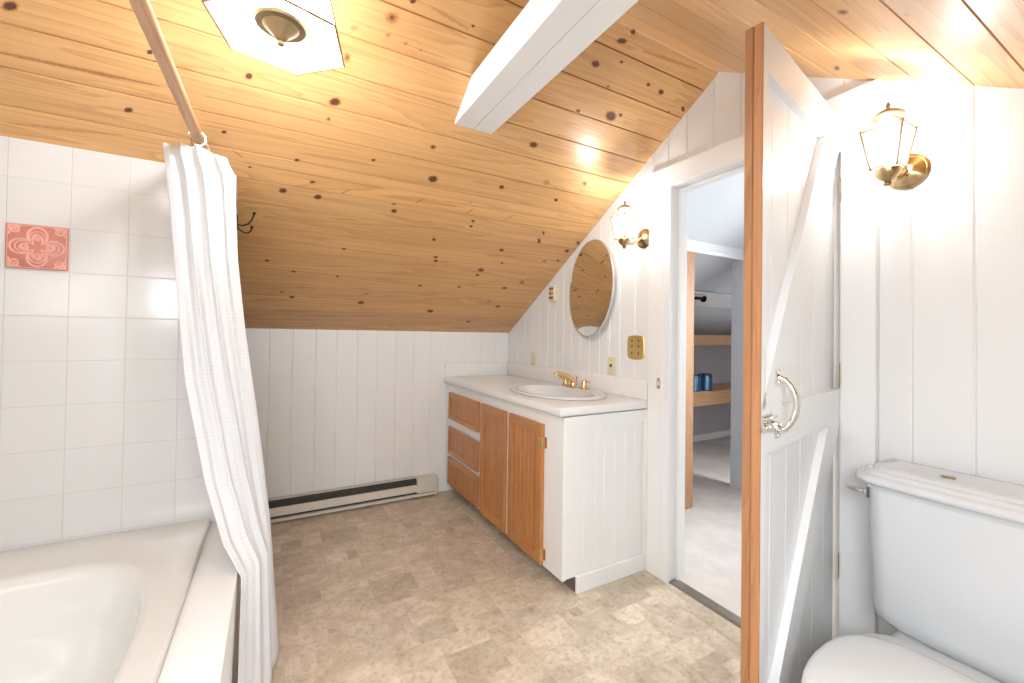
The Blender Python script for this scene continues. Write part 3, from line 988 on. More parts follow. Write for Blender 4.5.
LE = [(-.338, 1.80, 1.80), (-.326, 1.79, 1.70), (-.309, 1.77, 1.57), (-.288, 1.75, 1.35), (-.248, 1.70, 1.0), (-.185, 1.65, .68), (-.128, 1.58, .50), (-.076, 1.53, .41), (-.072, 1.40, .2), (-.072, 1.29, .03)]
RE = [(-.165, 1.74, 1.80), (-.150, 1.72, 1.735), (-.128, 1.71, 1.69), (-.114, 1.72, 1.40), (-.089, 1.73, 1.165), (-.046, 1.74, .855), (-.002, 1.75, .49), (.020, 1.75, .2), (.033, 1.73, .03)]
def interp(T, z):
    if z >= T[0][2]: return Vector(T[0])
    for a, b in zip(T, T[1:]):
        if z >= b[2]: return Vector(a).lerp(Vector(b), (a[2] - z) / (a[2] - b[2]))
    return Vector(T[-1])
def curtain_sheet():
    NS, NTt = 150, 60
    V, UV, Fc = [], [], []
    nf = 3.6
    for j in range(NTt + 1):
        tt = j / NTt
        for i in range(NS + 1):
            s_ = i / NS
            z = 1.786 - tt * (1.786 - 0.032)
            # top edge sags away from the rings
            z -= (1 - tt) ** 2 * (0.085 * max(0, (s_ - 0.55)) ** 1.0 + 0.007 * (1 - math.cos(2 * PI * s_ * 3)) / 2)
            z += tt ** 3 * 0.03 * (0.5 - s_) * (1 if s_ > 0.5 else 0)
            A, B_ = interp(LE, z), interp(RE, z)
            ph = 2 * PI * nf * s_
            fold = math.sin(ph + 0.5 * math.sin(2.2 * tt + 3 * s_)) + 0.35 * math.sin(2.3 * ph + 1.0 + tt)
            amp = 0.012 * (0.55 + 0.45 * (1 - tt)) * min(1, 4 * min(s_ + 0.06, 1.04 - s_))
            sx_ = s_ + 0.020 * math.cos(ph + 0.4) * (1 - abs(2 * s_ - 1) ** 4)
            c = A.lerp(B_, sx_)
            dv = B_ - A; dv.z = 0; dv.normalize()
            c += Vector((dv.y, -dv.x, 0)) * (amp * fold + 0.012 * math.sin(PI * s_))
            x, y = c.x, c.y
            if z < 0.435: x = max(x, -0.079)
            V.append((x, y, z)); UV.append((s_ * 1.15, z))
    for j in range(NTt):
        for i in range(NS):
            a = j * (NS + 1) + i
            Fc.append((a, a + 1, a + NS + 2, a + NS + 1))
    me = bpy.data.meshes.new('shower_curtain')
    base = Vector((-0.15, 1.74, 0.03))
    me.from_pydata([tuple(Vector(v) - base) for v in V], [], Fc)
    uvl = me.uv_layers.new(name='UVMap')
    for lp in me.loops: uvl.data[lp.index].uv = UV[lp.vertex_index]
    me.materials.append(M_curtain)
    me.polygons.foreach_set('use_smooth', [True] * len(me.polygons))
    o = bpy.data.objects.new('shower_curtain', me)
    S.collection.objects.link(o)
    o.location = base
    so = o.modifiers.new('cloth_thickness', 'SOLIDIFY'); so.thickness = 0.0014; so.offset = 0
    return o
tag(curtain_sheet(), 'white waffle weave shower curtain gathered at the far end of its pole', 'shower curtain')
for k, (y, sw) in enumerate(((1.795, 0.25), (1.835, -0.2), (1.87, 0.1), (1.895, -0.1))):
    mb = MB()
    c_ = rod_at(y) + Vector((0, 0, -0.006))
    mb.torus(0.0245, 0.0016, Matrix.Translation(c_) @ Matrix.Rotation(sw, 4, 'Z') @ Matrix.Rotation(PI / 2, 4, 'X'), 24, 6)
    mb.lathe([(0.002, 0), (0.0045, 0.003), (0.0045, 0.007), (0.002, 0.010)], Matrix.Translation(c_ + Vector((0, 0, -0.030))), 10)
    tag(mesh('curtain_ring', mb, M_chrome), 'small metal curtain ring around the wooden pole holding the curtain top', 'curtain ring', 'curtain rings on the pole')

# ------------------------------------------------------------------ coat hook on the slope
PX = -0.143                                           # end face of the tiled partition
hb_ = Vector((PX, 2.058, 1.600))
HMx = Matrix(((0, 0, 1, hb_.x), (1, 0, 0, hb_.y), (0, 1, 0, hb_.z), (0, 0, 0, 1)))
hk = thing('coat_hook', hb_, 'small black iron double coat hook just right of the curtain top, against the pine slope', 'hook')
mb = MB().box(-0.008, 0.008, -0.028, 0.036, 0.0, 0.004, 0.0015, M=HMx)
mesh('back_plate', mb, M_black, hk)
for nm, pts in (('upper_prong', [(0, -0.004, 0.003), (0, -0.004, 0.022), (0, 0.004, 0.038), (0, 0.020, 0.050), (0, 0.040, 0.057), (0, 0.052, 0.060)]),
                ('lower_prong', [(0, -0.010, 0.003), (0, -0.024, 0.012), (0, -0.033, 0.026), (0, -0.032, 0.041), (0, -0.020, 0.050), (0, -0.008, 0.052)])):
    mb = MB()
    P_ = [HMx @ Vector(p) for p in pts]
    fine = []
    for i in range(len(P_) - 1):
        for s_ in range(3): fine.append(P_[i].lerp(P_[i + 1], s_ / 3))
    fine.append(P_[-1])
    mb.tube(fine, 0.0030, 8)
    b = bmesh.new(); bmesh.ops.create_uvsphere(b, u_segments=12, v_segments=8, radius=0.0062)
    mb.bm(b, M=Matrix.Translation(P_[-1]))
    mesh(nm, mb, M_black, hk)

# ------------------------------------------------------------------ baseboard heater
ht = thing('baseboard_heater', (0.42, YB - 0.035, 0), 'long almond electric baseboard heater along the foot of the knee wall', 'heater')
HX0, HX1 = -0.30, 1.040
yf_, yk = YB - 0.060, YB - 0.001
mb = MB()
mb.box(HX0, HX1, yk - 0.008, yk, 0.010, 0.142, 0.001)                     # back plate
mb.prism([(HX0, yk, 0.142), (HX0, yk - 0.010, 0.142), (HX0, yk - 0.012, 0.139), (HX0, yk - 0.012, 0.134), (HX0, yk, 0.138)], (HX1 - HX0, 0, 0))   # top lip
mesh('casing', mb, M_heater, ht, smooth=0)
mb = MB().prism([(HX0, yf_, 0.046), (HX0, yf_ - 0.001, 0.049), (HX0, yf_ + 0.004, 0.090), (HX0, yf_ + 0.012, 0.095), (HX0, yf_ + 0.013, 0.089), (HX0, yf_ + 0.006, 0.046)], (HX1 - 0.145 - HX0, 0, 0))
mesh('front_cover', mb, M_heater, ht, smooth=0)
mb = MB().prism([(HX0, yf_ - 0.002, 0.012), (HX0, yf_ - 0.002, 0.028), (HX0, yf_ + 0.005, 0.030), (HX0, yk - 0.008, 0.026), (HX0, yk - 0.008, 0.012)], (HX1 - 0.0 - HX0, 0, 0))
mesh('bottom_lip', mb, M_heater, ht, smooth=0)
mb = MB().box(HX0, HX1 - 0.01, yf_ + 0.018, yk - 0.009, 0.031, 0.128)
mesh('heating_fins', mb, M_dark, ht, smooth=0)
mb = MB().box(HX1 - 0.145, HX1, yf_ - 0.002, yk - 0.001, 0.034, 0.143, 0.002)
mesh('end_box', mb, M_heater, ht, smooth=0)

# ------------------------------------------------------------------ vanity cabinet
FX = 1.126                                         # face frame plane
CY0, CY1 = 1.524, YB - 0.012                       # near end, far end
van = thing('vanity_cabinet', (1.38, 2.25, 0), 'white painted vanity cabinet with pine drawers and doors under the counter', 'cabinet')
mb = MB()
mb.box(FX + 0.020, XR - 0.003, CY0 + 0.014, CY1, 0.070, 0.088)
mb.box(FX + 0.085, XR - 0.003, CY0 + 0.014, CY1, 0.001, 0.070)
mb.box(FX + 0.020, XR - 0.003, CY1 - 0.016, CY1, 0.088, 0.797)
mb.box(FX + 0.020, XR - 0.003, CY0 + 0.014, CY0 + 0.028, 0.088, 0.797)
mb.box(XR - 0.012, XR - 0.003, CY0 + 0.028, CY1 - 0.016, 0.088, 0.797)
mesh('carcass', mb, M_cab, van, smooth=0)
mb = MB().box(FX + 0.078, FX + 0.084, CY0 + 0.012, CY1, 0.001, 0.069)
mesh('toe_kick', mb, M_toe, van, smooth=0)
# face frame: stiles and rails
mb = MB()
mb.box(FX, FX + 0.019, CY0, 1.690, 0.072, 0.797, 0.0015)       # near stile
mb.box(FX, FX + 0.019, 1.985, 2.056, 0.072, 0.797, 0.001)
mb.box(FX, FX + 0.019, 2.342, 2.412, 0.072, 0.797, 0.001)
mb.box(FX, FX + 0.019, 2.892, CY1, 0.072, 0.797, 0.001)
for a, b in ((1.690, 1.985), (2.056, 2.342), (2.412, 2.892)):
    mb.box(FX + 0.0005, FX + 0.0185, a, b, 0.730, 0.797)
    mb.box(FX + 0.0005, FX + 0.0185, a, b, 0.072, 0.098)
for z0, z1 in ((0.487, 0.565), (0.270, 0.318)):
    mb.box(FX + 0.0005, FX + 0.0185, 2.412, 2.892, z0, z1)
mesh('face_frame', mb, M_cab, van, smooth=0)


def front(name, y0, y1, z0, z1, fr=0.040, hinges=()):
    """pine frame around a beaded board panel, overlaid on the face frame"""
    x0, x1 = FX - 0.019, FX - 0.001
    m_ = MB()
    # beaded panel
    nb = max(3, int(round((y1 - y0 - 2 * fr) / 0.037)))
    for i in range(nb):
        a = y0 + fr + (y1 - y0 - 2 * fr) * i / nb
        b = y0 + fr + (y1 - y0 - 2 * fr) * (i + 1) / nb
        g = 0.0035
        sec = [(x1, a), (x1, b), (x0 + 0.0105, b), (x0 + 0.0065, b - g), (x0 + 0.0065, a + g), (x0 + 0.0105, a)]
        m_.loft([[(x, y, z) for x, y in sec] for z in (z0 + fr - .004, z1 - fr + .004)], bid=random.random())
    o = mesh(name, m_, M_vpine, van, smooth=0)
    for ya, yb_ in ((y0, y0 + fr), (y1 - fr, y1)):
        mesh('stile', MB().box(x0, x1, ya, yb_, z0, z1, 0.003, bid=random.random()), M_vpine, o, smooth=0)
    for za, zb in ((z0, z0 + fr), (z1 - fr, z1)):
        mesh('rail', MB().box(x0 + .0004, x1, y0 + fr, y1 - fr, za, zb, 0.002, bid=random.random()), M_vrail, o, smooth=0)
    for hz in hinges:
        h_ = MB()
        h_.box(x0 - 0.0012, x0 + 0.0002, y0 + 0.001, y0 + 0.022, hz - 0.024, hz + 0.024)
        h_.lathe([(0.011, 0), (0.011, 0.0014)], Matrix.Translation((x0 - 0.0014, y0 + 0.022, hz + 0.012)) @ Matrix.Rotation(PI / 2, 4, 'Y'), 12)
        h_.lathe([(0.011, 0), (0.011, 0.0014)], Matrix.Translation((x0 - 0.0014, y0 + 0.022, hz - 0.012)) @ Matrix.Rotation(PI / 2, 4, 'Y'), 12)
        h_.box(FX - 0.0015, FX - 0.0002, y0 - 0.017, y0 - 0.001, hz - 0.026, hz + 0.026)
        h_.tube([(x0 + 0.002, y0 - 0.003, hz - 0.028), (x0 + 0.002, y0 - 0.003, hz + 0.028)], 0.0042, 10)
        mesh('hinge', h_, M_brass, o)
    return o


front('drawer', 2.396, 2.906, 0.552, 0.742, 0.034)
front('drawer', 2.396, 2.906, 0.304, 0.496, 0.034)
front('drawer', 2.396, 2.906, 0.086, 0.279, 0.034)
front('door', 2.041, 2.357, 0.078, 0.742, 0.048)
front('door', 1.673, 2.001, 0.078, 0.742, 0.048, (0.655, 0.130))

# beaded end panel with border and baseboard
mb = MB()
mb.box(FX + 0.001, FX + 0.022, CY0 + 0.0005, CY0 + 0.014, 0.0735, 0.797, 0.001)
mb.box(FX + 0.022, XR - 0.030, CY0 + 0.0005, CY0 + 0.014, 0.733, 0.797)
mb.box(XR - 0.030, XR - 0.020, CY0 + 0.0005, CY0 + 0.014, 0.001, 0.797)
se = [FX + 0.022, 1.246, 1.310, 1.367, 1.435, 1.500, 1.560, XR - 0.030]
for a, b in zip(se, se[1:]):
    g = 0.003
    sec = [(a, CY0 + 0.014), (b, CY0 + 0.014), (b, CY0 + 0.0095), (b - g, CY0 + 0.006), (a + g, CY0 + 0.006), (a, CY0 + 0.0095)]
    mb.loft([[(x, y, z) for x, y in sec] for z in (0.0735, 0.7335)], bid=random.random())
mb.box(XR - 0.020, XR - 0.0025, 1.5132, CY0 + 0.014, 0.001, 0.7995)
mesh('end_panel', mb, M_cab, van, smooth=0)
mb = MB().box(FX + 0.076, XR - 0.020, CY0 - 0.010, CY0 + 0.005, 0.001, 0.080, 0.002)
mesh('skirting', mb, M_cab, van, smooth=0)

# countertop with backsplashes and a rounded nose
top = thing('vanity_countertop', (1.37, 2.25, 0.80), 'white marbled countertop with backsplash on top of the vanity cabinet', 'countertop')
CX0, CYN, CZ0, CZ1 = 1.097, 1.514, 0.801, 0.844
SKX, SKY, SKA, SKB = 1.380, 1.945, 0.230, 0.330   # wash basin centre and half axes
mb = MB()
nn = 72
outer = []
def rrect(x0, x1, y0, y1, z, n=72, cxy=None):
    r = []
    for k in range(n):
        t_ = 2 * PI * k / n
        c, s_ = math.cos(t_), math.sin(t_)
        tx = ((x1 - SKX) if c > 0 else (x0 - SKX)) / c if abs(c) > 1e-6 else 1e9
        ty = ((y1 - SKY) if s_ > 0 else (y0 - SKY)) / s_ if abs(s_) > 1e-6 else 1e9
        q = min(tx, ty)
        r.append(Vector((SKX + c * q, SKY + s_ * q, z)))
    # snap nearest to the corners
    for X_ in (x0, x1):
        for Y_ in (y0, y1):
            i = min(range(n), key=lambda k: (r[k].x - X_) ** 2 + (r[k].y - Y_) ** 2)
            r[i] = Vector((X_, Y_, z))
    return r
CX1, CYF = XR - 0.002, YB - 0.004
def hole(z, s_=0.9): return [Vector((SKX + SKA * s_ * math.cos(2 * PI * k / nn), SKY + SKB * s_ * math.sin(2 * PI * k / nn), z)) for k in range(nn)]
lp = [hole(CZ0, .93), rrect(CX0 + .012, CX1, CYN + .012, CYF, CZ0), rrect(CX0 + .003, CX1, CYN + .003, CYF, CZ0 + .004), rrect(CX0, CX1, CYN, CYF, CZ0 + .013),
      rrect(CX0, CX1, CYN, CYF, CZ1 - .013), rrect(CX0 + .004, CX1, CYN + .004, CYF, CZ1 - .003), rrect(CX0 + .014, CX1, CYN + .014, CYF, CZ1), hole(CZ1, .93), hole(CZ0, .93)]
mb.loft(lp, 0, False, False)
mesh('slab', mb, M_counter, top, smooth=50)
mb = MB().box(XR - 0.020, XR - 0.001, CYN + 0.003, YB - 0.003, CZ1 + 0.0003, 0.944, 0.003, seg=2)
mesh('side_backsplash', mb, M_counter, top)
mb = MB().box(CX0 + 0.012, XR - 0.0205, YB - 0.020, YB - 0.001, CZ1 + 0.0003, 0.944, 0.003, seg=2)
mesh('back_backsplash', mb, M_counter, top)

# oval drop-in basin
sink = thing('wash_basin', (SKX, SKY, CZ1), 'white oval drop-in wash basin set in the vanity counter', 'sink')
mb = MB()
def el(s_, z, dx=0.0): return [Vector((SKX + dx + SKA * s_ * math.cos(2 * PI * k / 56), SKY + SKB * s_ * math.sin(2 * PI * k / 56), z)) for k in range(56)]
def eli(a, b, z, dx=-0.02): return [Vector((SKX + dx + a * math.cos(2 * PI * k / 56), SKY + b * math.sin(2 * PI * k / 56), z)) for k in range(56)]
lp = [el(.97, CZ1 + .0005), el(1.0, CZ1 + .004), el(1.0, CZ1 + .010), el(.975, CZ1 + .015), el(.94, CZ1 + .0165), el(.90, CZ1 + .0135), el(.86, CZ1 + .0125),
      eli(.178, .272, CZ1 + .013), eli(.170, .264, CZ1 + .008), eli(.162, .252, CZ1 - .012), eli(.142, .22, CZ1 - .06), eli(.10, .135, CZ1 - .105), eli(.06, .08, CZ1 - .13), eli(.018, .018, CZ1 - .138)]
mb.loft(lp, 0, False, True)
mesh('bowl', mb, M_porc, sink, smooth=50)
mb = MB().lathe([(0.021, 0), (0.021, 0.003), (0.014, 0.004), (0.004, 0.002)], Matrix.Translation((SKX - 0.02, SKY, CZ1 - 0.1375)), 18)
mesh('drain', mb, M_brass, sink)

# widespread brass faucet on the basin ledge
FXC, FYC, FZ = 1.540, 2.000, CZ1 + 0.0155
fa = thing('faucet', (FXC, FYC, FZ), 'polished brass faucet with arched spout and two handles on the wash basin', 'faucet')
mb = MB()
mb.lathe([(0.024, 0), (0.024, 0.006), (0.019, 0.010), (0.016, 0.022), (0.015, 0.034)], Matrix.Translation((FXC, FYC, FZ)), 20)
pts = []
for i in range(17):
    t_ = i / 16
    pts.append(Vector((FXC + 0.004 - 0.118 * t_, FYC, FZ + 0.028 + 0.058 * t_ ** 0.8 + 0.008 * math.sin(PI * t_))))
pts += [pts[-1] + Vector((-0.010, 0, -0.003)), pts[-1] + Vector((-0.013, 0, -0.012))]
mb.tube(pts, [0.0175 - 0.0055 * min(1, i / 16) for i in range(17)] + [0.012, 0.0105], 14)
mesh('spout', mb, M_brass, fa)
for dy in (0.098, -0.078):
    mb = MB()
    mb.lathe([(0.024, 0), (0.024, 0.005), (0.018, 0.010), (0.012, 0.026), (0.0135, 0.036), (0.012, 0.044), (0.005, 0.049)], Matrix.Translation((FXC + .018, FYC + dy, FZ)), 20)
    s_ = 1 if dy > 0 else -1
    mb.tube([(FXC + .018, FYC + dy, FZ + 0.038), (FXC + .014, FYC + dy + s_ * .02, FZ + 0.043), (FXC + .012, FYC + dy + s_ * .048, FZ + 0.046)], [0.006, 0.0045, 0.0055], 10)
    h_ = mesh('tap_handle', mb, M_brass, fa)
    b = bmesh.new(); bmesh.ops.create_uvsphere(b, u_segments=14, v_segments=10, radius=0.009)
    m_ = MB(); m_.bm(b, M=Matrix.Translation((FXC + .012, FYC + dy + s_ * .054, FZ + 0.0465)))
    mesh('knob', m_, M_acrylic, h_)
mb = MB().tube([(FXC + .026, FYC, FZ + 0.01), (FXC + .026, FYC, FZ + 0.055)], 0.0025, 8)
mb.lathe([(0.003, 0.05), (0.0055, 0.056), (0.0055, 0.062), (0.002, 0.066)], Matrix.Translation((FXC + .026, FYC, FZ)), 10)
mesh('lift_rod', mb, M_brass, fa)

# ------------------------------------------------------------------ oval mirror
mi = thing('oval_mirror', (XR, 1.950, 1.157), 'oval frameless wall mirror above the vanity reflecting the pine slope', 'mirror')
MYC, MZC, MA, MBz = 1.950, 1.446, 0.197, 0.289
def mel(s_, x, n=64, d_=0.0): return [Vector((x - 0.0185 + 0.064 * ((MBz + d_) * s_ * math.sin(2 * PI * k / n)), MYC + (MA + d_) * s_ * math.cos(2 * PI * k / n), MZC + (MBz + d_) * s_ * math.sin(2 * PI * k / n))) for k in range(n)]
mb = MB().loft([mel(1, XR - 0.0005, d_=-.006), mel(1, XR - 0.014, d_=-.006)], 0, True, False)
mb.loft([mel(1, XR - 0.014, d_=-.006), mel(1, XR - 0.0155, d_=-.012)], 0, False, True)
mesh('glass', mb, mat_mirror(), mi, smooth=20)
mb = MB()
pr = [(0.0, -0.0008), (0.0, -0.012), (-0.002, -0.0165), (-0.0045, -0.0165), (-0.005, -0.0150)]
mb.loft([mel(1, XR + x, d_=d_) for d_, x in pr], 0, False, False)
mesh('rim', mb, M_chrome, mi, smooth=50)

# ------------------------------------------------------------------ wall plates
def plate(name, y, z, w_, h_, t_, mat, parent, corner=0.004):
    m_ = MB().box(XR - t_, XR - 0.0005, y - w_ / 2, y + w_ / 2, z - h_ / 2, z + h_ / 2, min(corner, t_ * .45), seg=2)
    return mesh(name, m_, mat, parent)
def screw(parent, y, z, t_, mat):
    m_ = MB().lathe([(0.0035, 0), (0.003, 0.0012), (0.001, 0.0016)], Matrix.Translation((XR - t_, y, z)) @ Matrix.Rotation(-PI / 2, 4, 'Y'), 10)
    return mesh('screw', m_, mat, parent)
t1 = thing('switch_plate', (XR, 1.787, 0.941), 'ivory single toggle light switch to the right of the faucet', 'light switch')
plate('cover', 1.787, 0.994, 0.064, 0.108, 0.006, M_ivory, t1)
mb = MB().box(XR - 0.016, XR - 0.0055, 1.783, 1.791, 0.992, 1.008, 0.001); mesh('toggle', mb, M_dark, t1)
screw(t1, 1.787, 1.026, 0.006, M_brass); screw(t1, 1.787, 0.962, 0.006, M_brass)
t2 = thing('blank_plate', (XR, 2.606, 0.945), 'narrow ivory wall plate low in the corner above the backsplash', 'wall plate')
plate('cover', 2.606, 0.996, 0.066, 0.098, 0.006, M_ivory, t2)
screw(t2, 2.606, 1.030, 0.006, M_ivory); screw(t2, 2.606, 0.962, 0.006, M_ivory)
t3 = thing('outlet_plate', (XR, 1.608, 1.045), 'wide brass outlet plate beside the door casing below the sconce', 'outlet')
mb = MB()
yc_, zc_ = 1.608, 1.106
oc = []
for k in range(48):
    t_ = 2 * PI * k / 48
    c, s_ = math.cos(t_), math.sin(t_)
    e = 2 / 5.0
    oc.append((math.copysign(abs(c) ** e, c), math.copysign(abs(s_) ** e, s_)))
def pl(s_, x): return [Vector((x, yc_ + 0.060 * s_ * a, zc_ + (0.061 * s_) * b * (1.0 + 0.05 * (1 - abs(a))))) for a, b in oc]
mb.loft([pl(1, XR - 0.0005), pl(1, XR - 0.005), pl(.95, XR - 0.008), pl(.88, XR - 0.0085)], 0, True, True)
mesh('cover', mb, M_gold, t3)
for dy in (-0.023, 0.023):
    for dz in (-0.030, 0.006, 0.034):
        mb = MB().box(XR - 0.0092, XR - 0.0084, yc_ + dy - 0.004, yc_ + dy + 0.004, zc_ + dz - 0.006, zc_ + dz + 0.006)
        mesh('slot', mb, M_dark, t3)
t4 = thing('thermostat', (XR, 2.355, 1.395), 'small cream and brass control box on the wall left of the mirror', 'thermostat')
plate('box', 2.355, 1.447, 0.066, 0.105, 0.028, M_ivory, t4, 0.004)
mb = MB()
for dz in (-0.030, 0.0, 0.030):
    mb.box(XR - 0.030, XR - 0.0275, 2.355 - 0.024, 2.355 + 0.024, 1.447 + dz - 0.009, 1.447 + dz + 0.009, 0.0008)
mesh('brass_strip', mb, M_abrass, t4)
mb = MB().lathe([(0.010, 0), (0.010, 0.006), (0.008, 0.008)], Matrix.Translation((XR - 0.0295, 2.346, 1.452)) @ Matrix.Rotation(-PI / 2, 4, 'Y'), 16)
mesh('dial', mb, M_chrome, t4)


# ------------------------------------------------------------------ lantern sconces
def sconce(yc, label, group):
    Zp = 1.667
    root = thing('wall_sconce', (XR, yc, Zp), label, 'sconce', group)
    m_ = MB().lathe([(0.052, 0.0005), (0.052, 0.005), (0.046, 0.009), (0.044, 0.007), (0.034, 0.014), (0.022, 0.020), (0.012, 0.024)], Matrix.Translation((XR, yc, Zp)) @ Matrix.Rotation(-PI / 2, 4, 'Y'), 32)
    mesh('wall_plate', m_, M_abrass, root)
    ax = XR - 0.138
    m_ = MB()
    m_.tube([(XR - 0.018, yc, Zp), (XR - 0.05, yc, Zp - 0.020), (XR - 0.085, yc, Zp - 0.036), (ax + 0.012, yc, Zp - 0.040), (ax, yc, Zp - 0.034), (ax, yc, Zp - 0.022)], [0.010, 0.0085, 0.008, 0.009, 0.010, 0.011], 12)
    mesh('arm', m_, M_abrass, root)
    zb, zt, ab, at_ = 1.651, 1.757, 0.030, 0.047
    m_ = MB().lathe([(0.006, -0.052), (0.012, -0.046), (0.007, -0.040), (0.018, -0.032), (0.028, -0.020), (0.030, -0.006), (0.026, 0.0)], Matrix.Translation((ax, yc, zb)), 20)
    mesh('base_cup', m_, M_abrass, root)
    # brass cage
    m_ = MB()
    for sx_ in (-1, 1):
        for sy_ in (-1, 1):
            m_.tube([(ax + sx_ * ab, yc + sy_ * ab, zb), (ax + sx_ * at_, yc + sy_ * at_, zt)], 0.0032, 6)
            m_.tube([(ax + sx_ * at_, yc + sy_ * at_, zt), (ax + sx_ * 0.016, yc + sy_ * 0.016, zt + 0.033)], 0.0022, 6)
            b = bmesh.new(); bmesh.ops.create_uvsphere(b, u_segments=8, v_segments=6, radius=0.0042)
            m_.bm(b, M=Matrix.Translation((ax + sx_ * at_, yc + sy_ * at_, zt + .002)))
            b = bmesh.new(); bmesh.ops.create_uvsphere(b, u_segments=8, v_segments=6, radius=0.0042)
            m_.bm(b, M=Matrix.Translation((ax + sx_ * ab, yc + sy_ * ab, zb - .002)))
    for a_, z_ in ((ab, zb), (at_, zt)):
        c4 = [(ax - a_, yc - a_, z_), (ax + a_, yc - a_, z_), (ax + a_, yc + a_, z_), (ax - a_, yc + a_, z_)]
        for i in range(4): m_.tube([c4[i], c4[(i + 1) % 4]], 0.0024, 6)
    mesh('cage', m_, M_lamp, root)
    # glass panes
    m_ = MB()
    q0 = [Vector((ax + a * (ab - .001), yc + b * (ab - .001), zb + .002)) for a, b in ((-1, -1), (1, -1), (1, 1), (-1, 1))]
    q1 = [Vector((ax + a * (at_ - .001), yc + b * (at_ - .001), zt - .002)) for a, b in ((-1, -1), (1, -1), (1, 1), (-1, 1))]
    for i in range(4):
        j = (i + 1) % 4
        m_.poly([q0[i], q0[j], q1[j], q1[i]])
    mesh('glass_shade', m_, M_sglass, root, smooth=0)
    # roof cap and finial
    m_ = MB().lathe([(0.012, 0.026), (0.022, 0.030), (0.037, 0.039), (0.0385, 0.042), (0.036, 0.045), (0.022, 0.056), (0.010, 0.061), (0.005, 0.063), (0.0045, 0.068), (0.007, 0.072), (0.004, 0.078), (0.001, 0.084)], Matrix.Translation((ax, yc, zt)), 24)
    mesh('cap', m_, M_lamp, root)
    m_ = MB().lathe([(0.010, 0.0), (0.010, 0.030), (0.008, 0.032)], Matrix.Translation((ax, yc, zb)), 14)
    mesh('candle_sleeve', m_, M_ivory, root)
    m_ = MB().lathe([(0.006, 0.032), (0.012, 0.045), (0.0135, 0.056), (0.009, 0.075), (0.002, 0.094)], Matrix.Translation((ax, yc, zb)), 14)
    mesh('bulb', m_, M_bulb, root)
    l = bpy.data.lights.new('sconce_light', 'POINT')
    l.energy = SCONCE_W; l.color = BULB; l.shadow_soft_size = 0.022
    lo = bpy.data.objects.new('sconce_light', l); S.collection.objects.link(lo)
    lo.location = (ax, yc, zb + 0.062)


SCONCE_W = 7.5
sconce(1.560, 'brass lantern sconce lit above the outlet plate, between mirror and doorway', 'brass lantern sconces')
sconce(0.522, 'brass lantern sconce lit above the toilet, beside the open door', 'brass lantern sconces')

# ------------------------------------------------------------------ ceiling lantern
LC = Vector((0.0, 1.290, 1.950))
lan = thing('ceiling_lantern', (LC.x, LC.y, LC.z), 'lit hexagonal glass and brass pendant lantern hanging from the pine ceiling', 'ceiling lamp')
def hexa(R, z, ph=math.radians(75.2)): return [Vector((LC.x + R * math.cos(ph + k * PI / 3), LC.y + R * math.sin(ph + k * PI / 3), z)) for k in range(6)]
Z0, Z1, Z2 = LC.z, LC.z + 0.098, LC.z + 0.165
h0, h1, h2 = hexa(0.171, Z0), hexa(0.146, Z1), hexa(0.050, Z2)
mb = MB()
for k in range(6):
    j = (k + 1) % 6
    mb.tube([h0[k], h0[j]], 0.0027, 6); mb.tube([h1[k], h1[j]], 0.0027, 6)
    mb.tube([h0[k], h1[k]], 0.0027, 6); mb.tube([h1[k], h2[k]], 0.0027, 6)
mesh('came_frame', mb, M_lamp, lan)
mb = MB()
for k in range(6):
    j = (k + 1) % 6
    mb.poly([h0[k], h0[j], h1[j], h1[k]])
mesh('side_glass', mb, M_lglass, lan, smooth=0)
mb = MB()
for k in range(6):
    j = (k + 1) % 6
    mb.poly([h1[k], h1[j], h2[j], h2[k]])
mesh('roof_glass', mb, M_rglass, lan, smooth=0)
mb = MB()
c0 = [LC + (p - LC) * 0.36 for p in h0]
for k in range(6):
    j = (k + 1) % 6
    mb.poly([h0[k], h0[j], c0[j] + Vector((0, 0, .042)), c0[k] + Vector((0, 0, .042))])
mesh('bottom_glass', mb, M_lglass, lan, smooth=0)
mb = MB().lathe([(0.003, -0.024), (0.008, -0.020), (0.009, -0.014), (0.005, -0.010), (0.013, -0.006), (0.018, 0.002), (0.036, 0.018), (0.044, 0.026), (0.060, 0.027), (0.064, 0.033), (0.058, 0.040), (0.012, 0.044)], Matrix.Translation(LC), 28)
mesh('finial_cap', mb, M_lamp, lan)
mb = MB().tube([LC + Vector((0, 0, 0.034)), LC + Vector((0, 0, 0.20)), Vector((LC.x, LC.y, zc(LC.y) - 0.02))], 0.006, 10)
mb.lathe([(0.055, 0.160), (0.052, 0.170), (0.020, 0.185), (0.010, 0.20)], Matrix.Translation(LC), 20)
mesh('stem', mb, M_abrass, lan)
mb = MB().lathe([(0.010, -0.034), (0.035, -0.028), (0.052, -0.014), (0.055, 0.02)], Matrix.Translation((LC.x, LC.y, zc(LC.y))), 24)
mesh('canopy', mb, M_abrass, lan)
for k in range(3):
    a = math.radians(20 + 120 * k)
    p = LC + Vector((0.055 * math.cos(a), 0.055 * math.sin(a), 0))
    mb = MB().lathe([(0.008, 0.052), (0.014, 0.055), (0.012, 0.060), (0.009, 0.062), (0.009, 0.085)], Matrix.Translation(p), 14)
    mb.tube([LC + Vector((0, 0, 0.050)), p + Vector((0, 0, 0.054))], 0.004, 8)
    so_ = mesh('socket', mb, M_abrass, lan)
    mb = MB().lathe([(0.007, 0.085), (0.014, 0.098), (0.015, 0.108), (0.009, 0.126), (0.002, 0.142)], Matrix.Translation(p), 14)
    mesh('bulb', mb, M_bulb, so_)
l = bpy.data.lights.new('lantern_light', 'POINT'); l.energy = 52; l.color = BULB; l.shadow_soft_size = 0.06
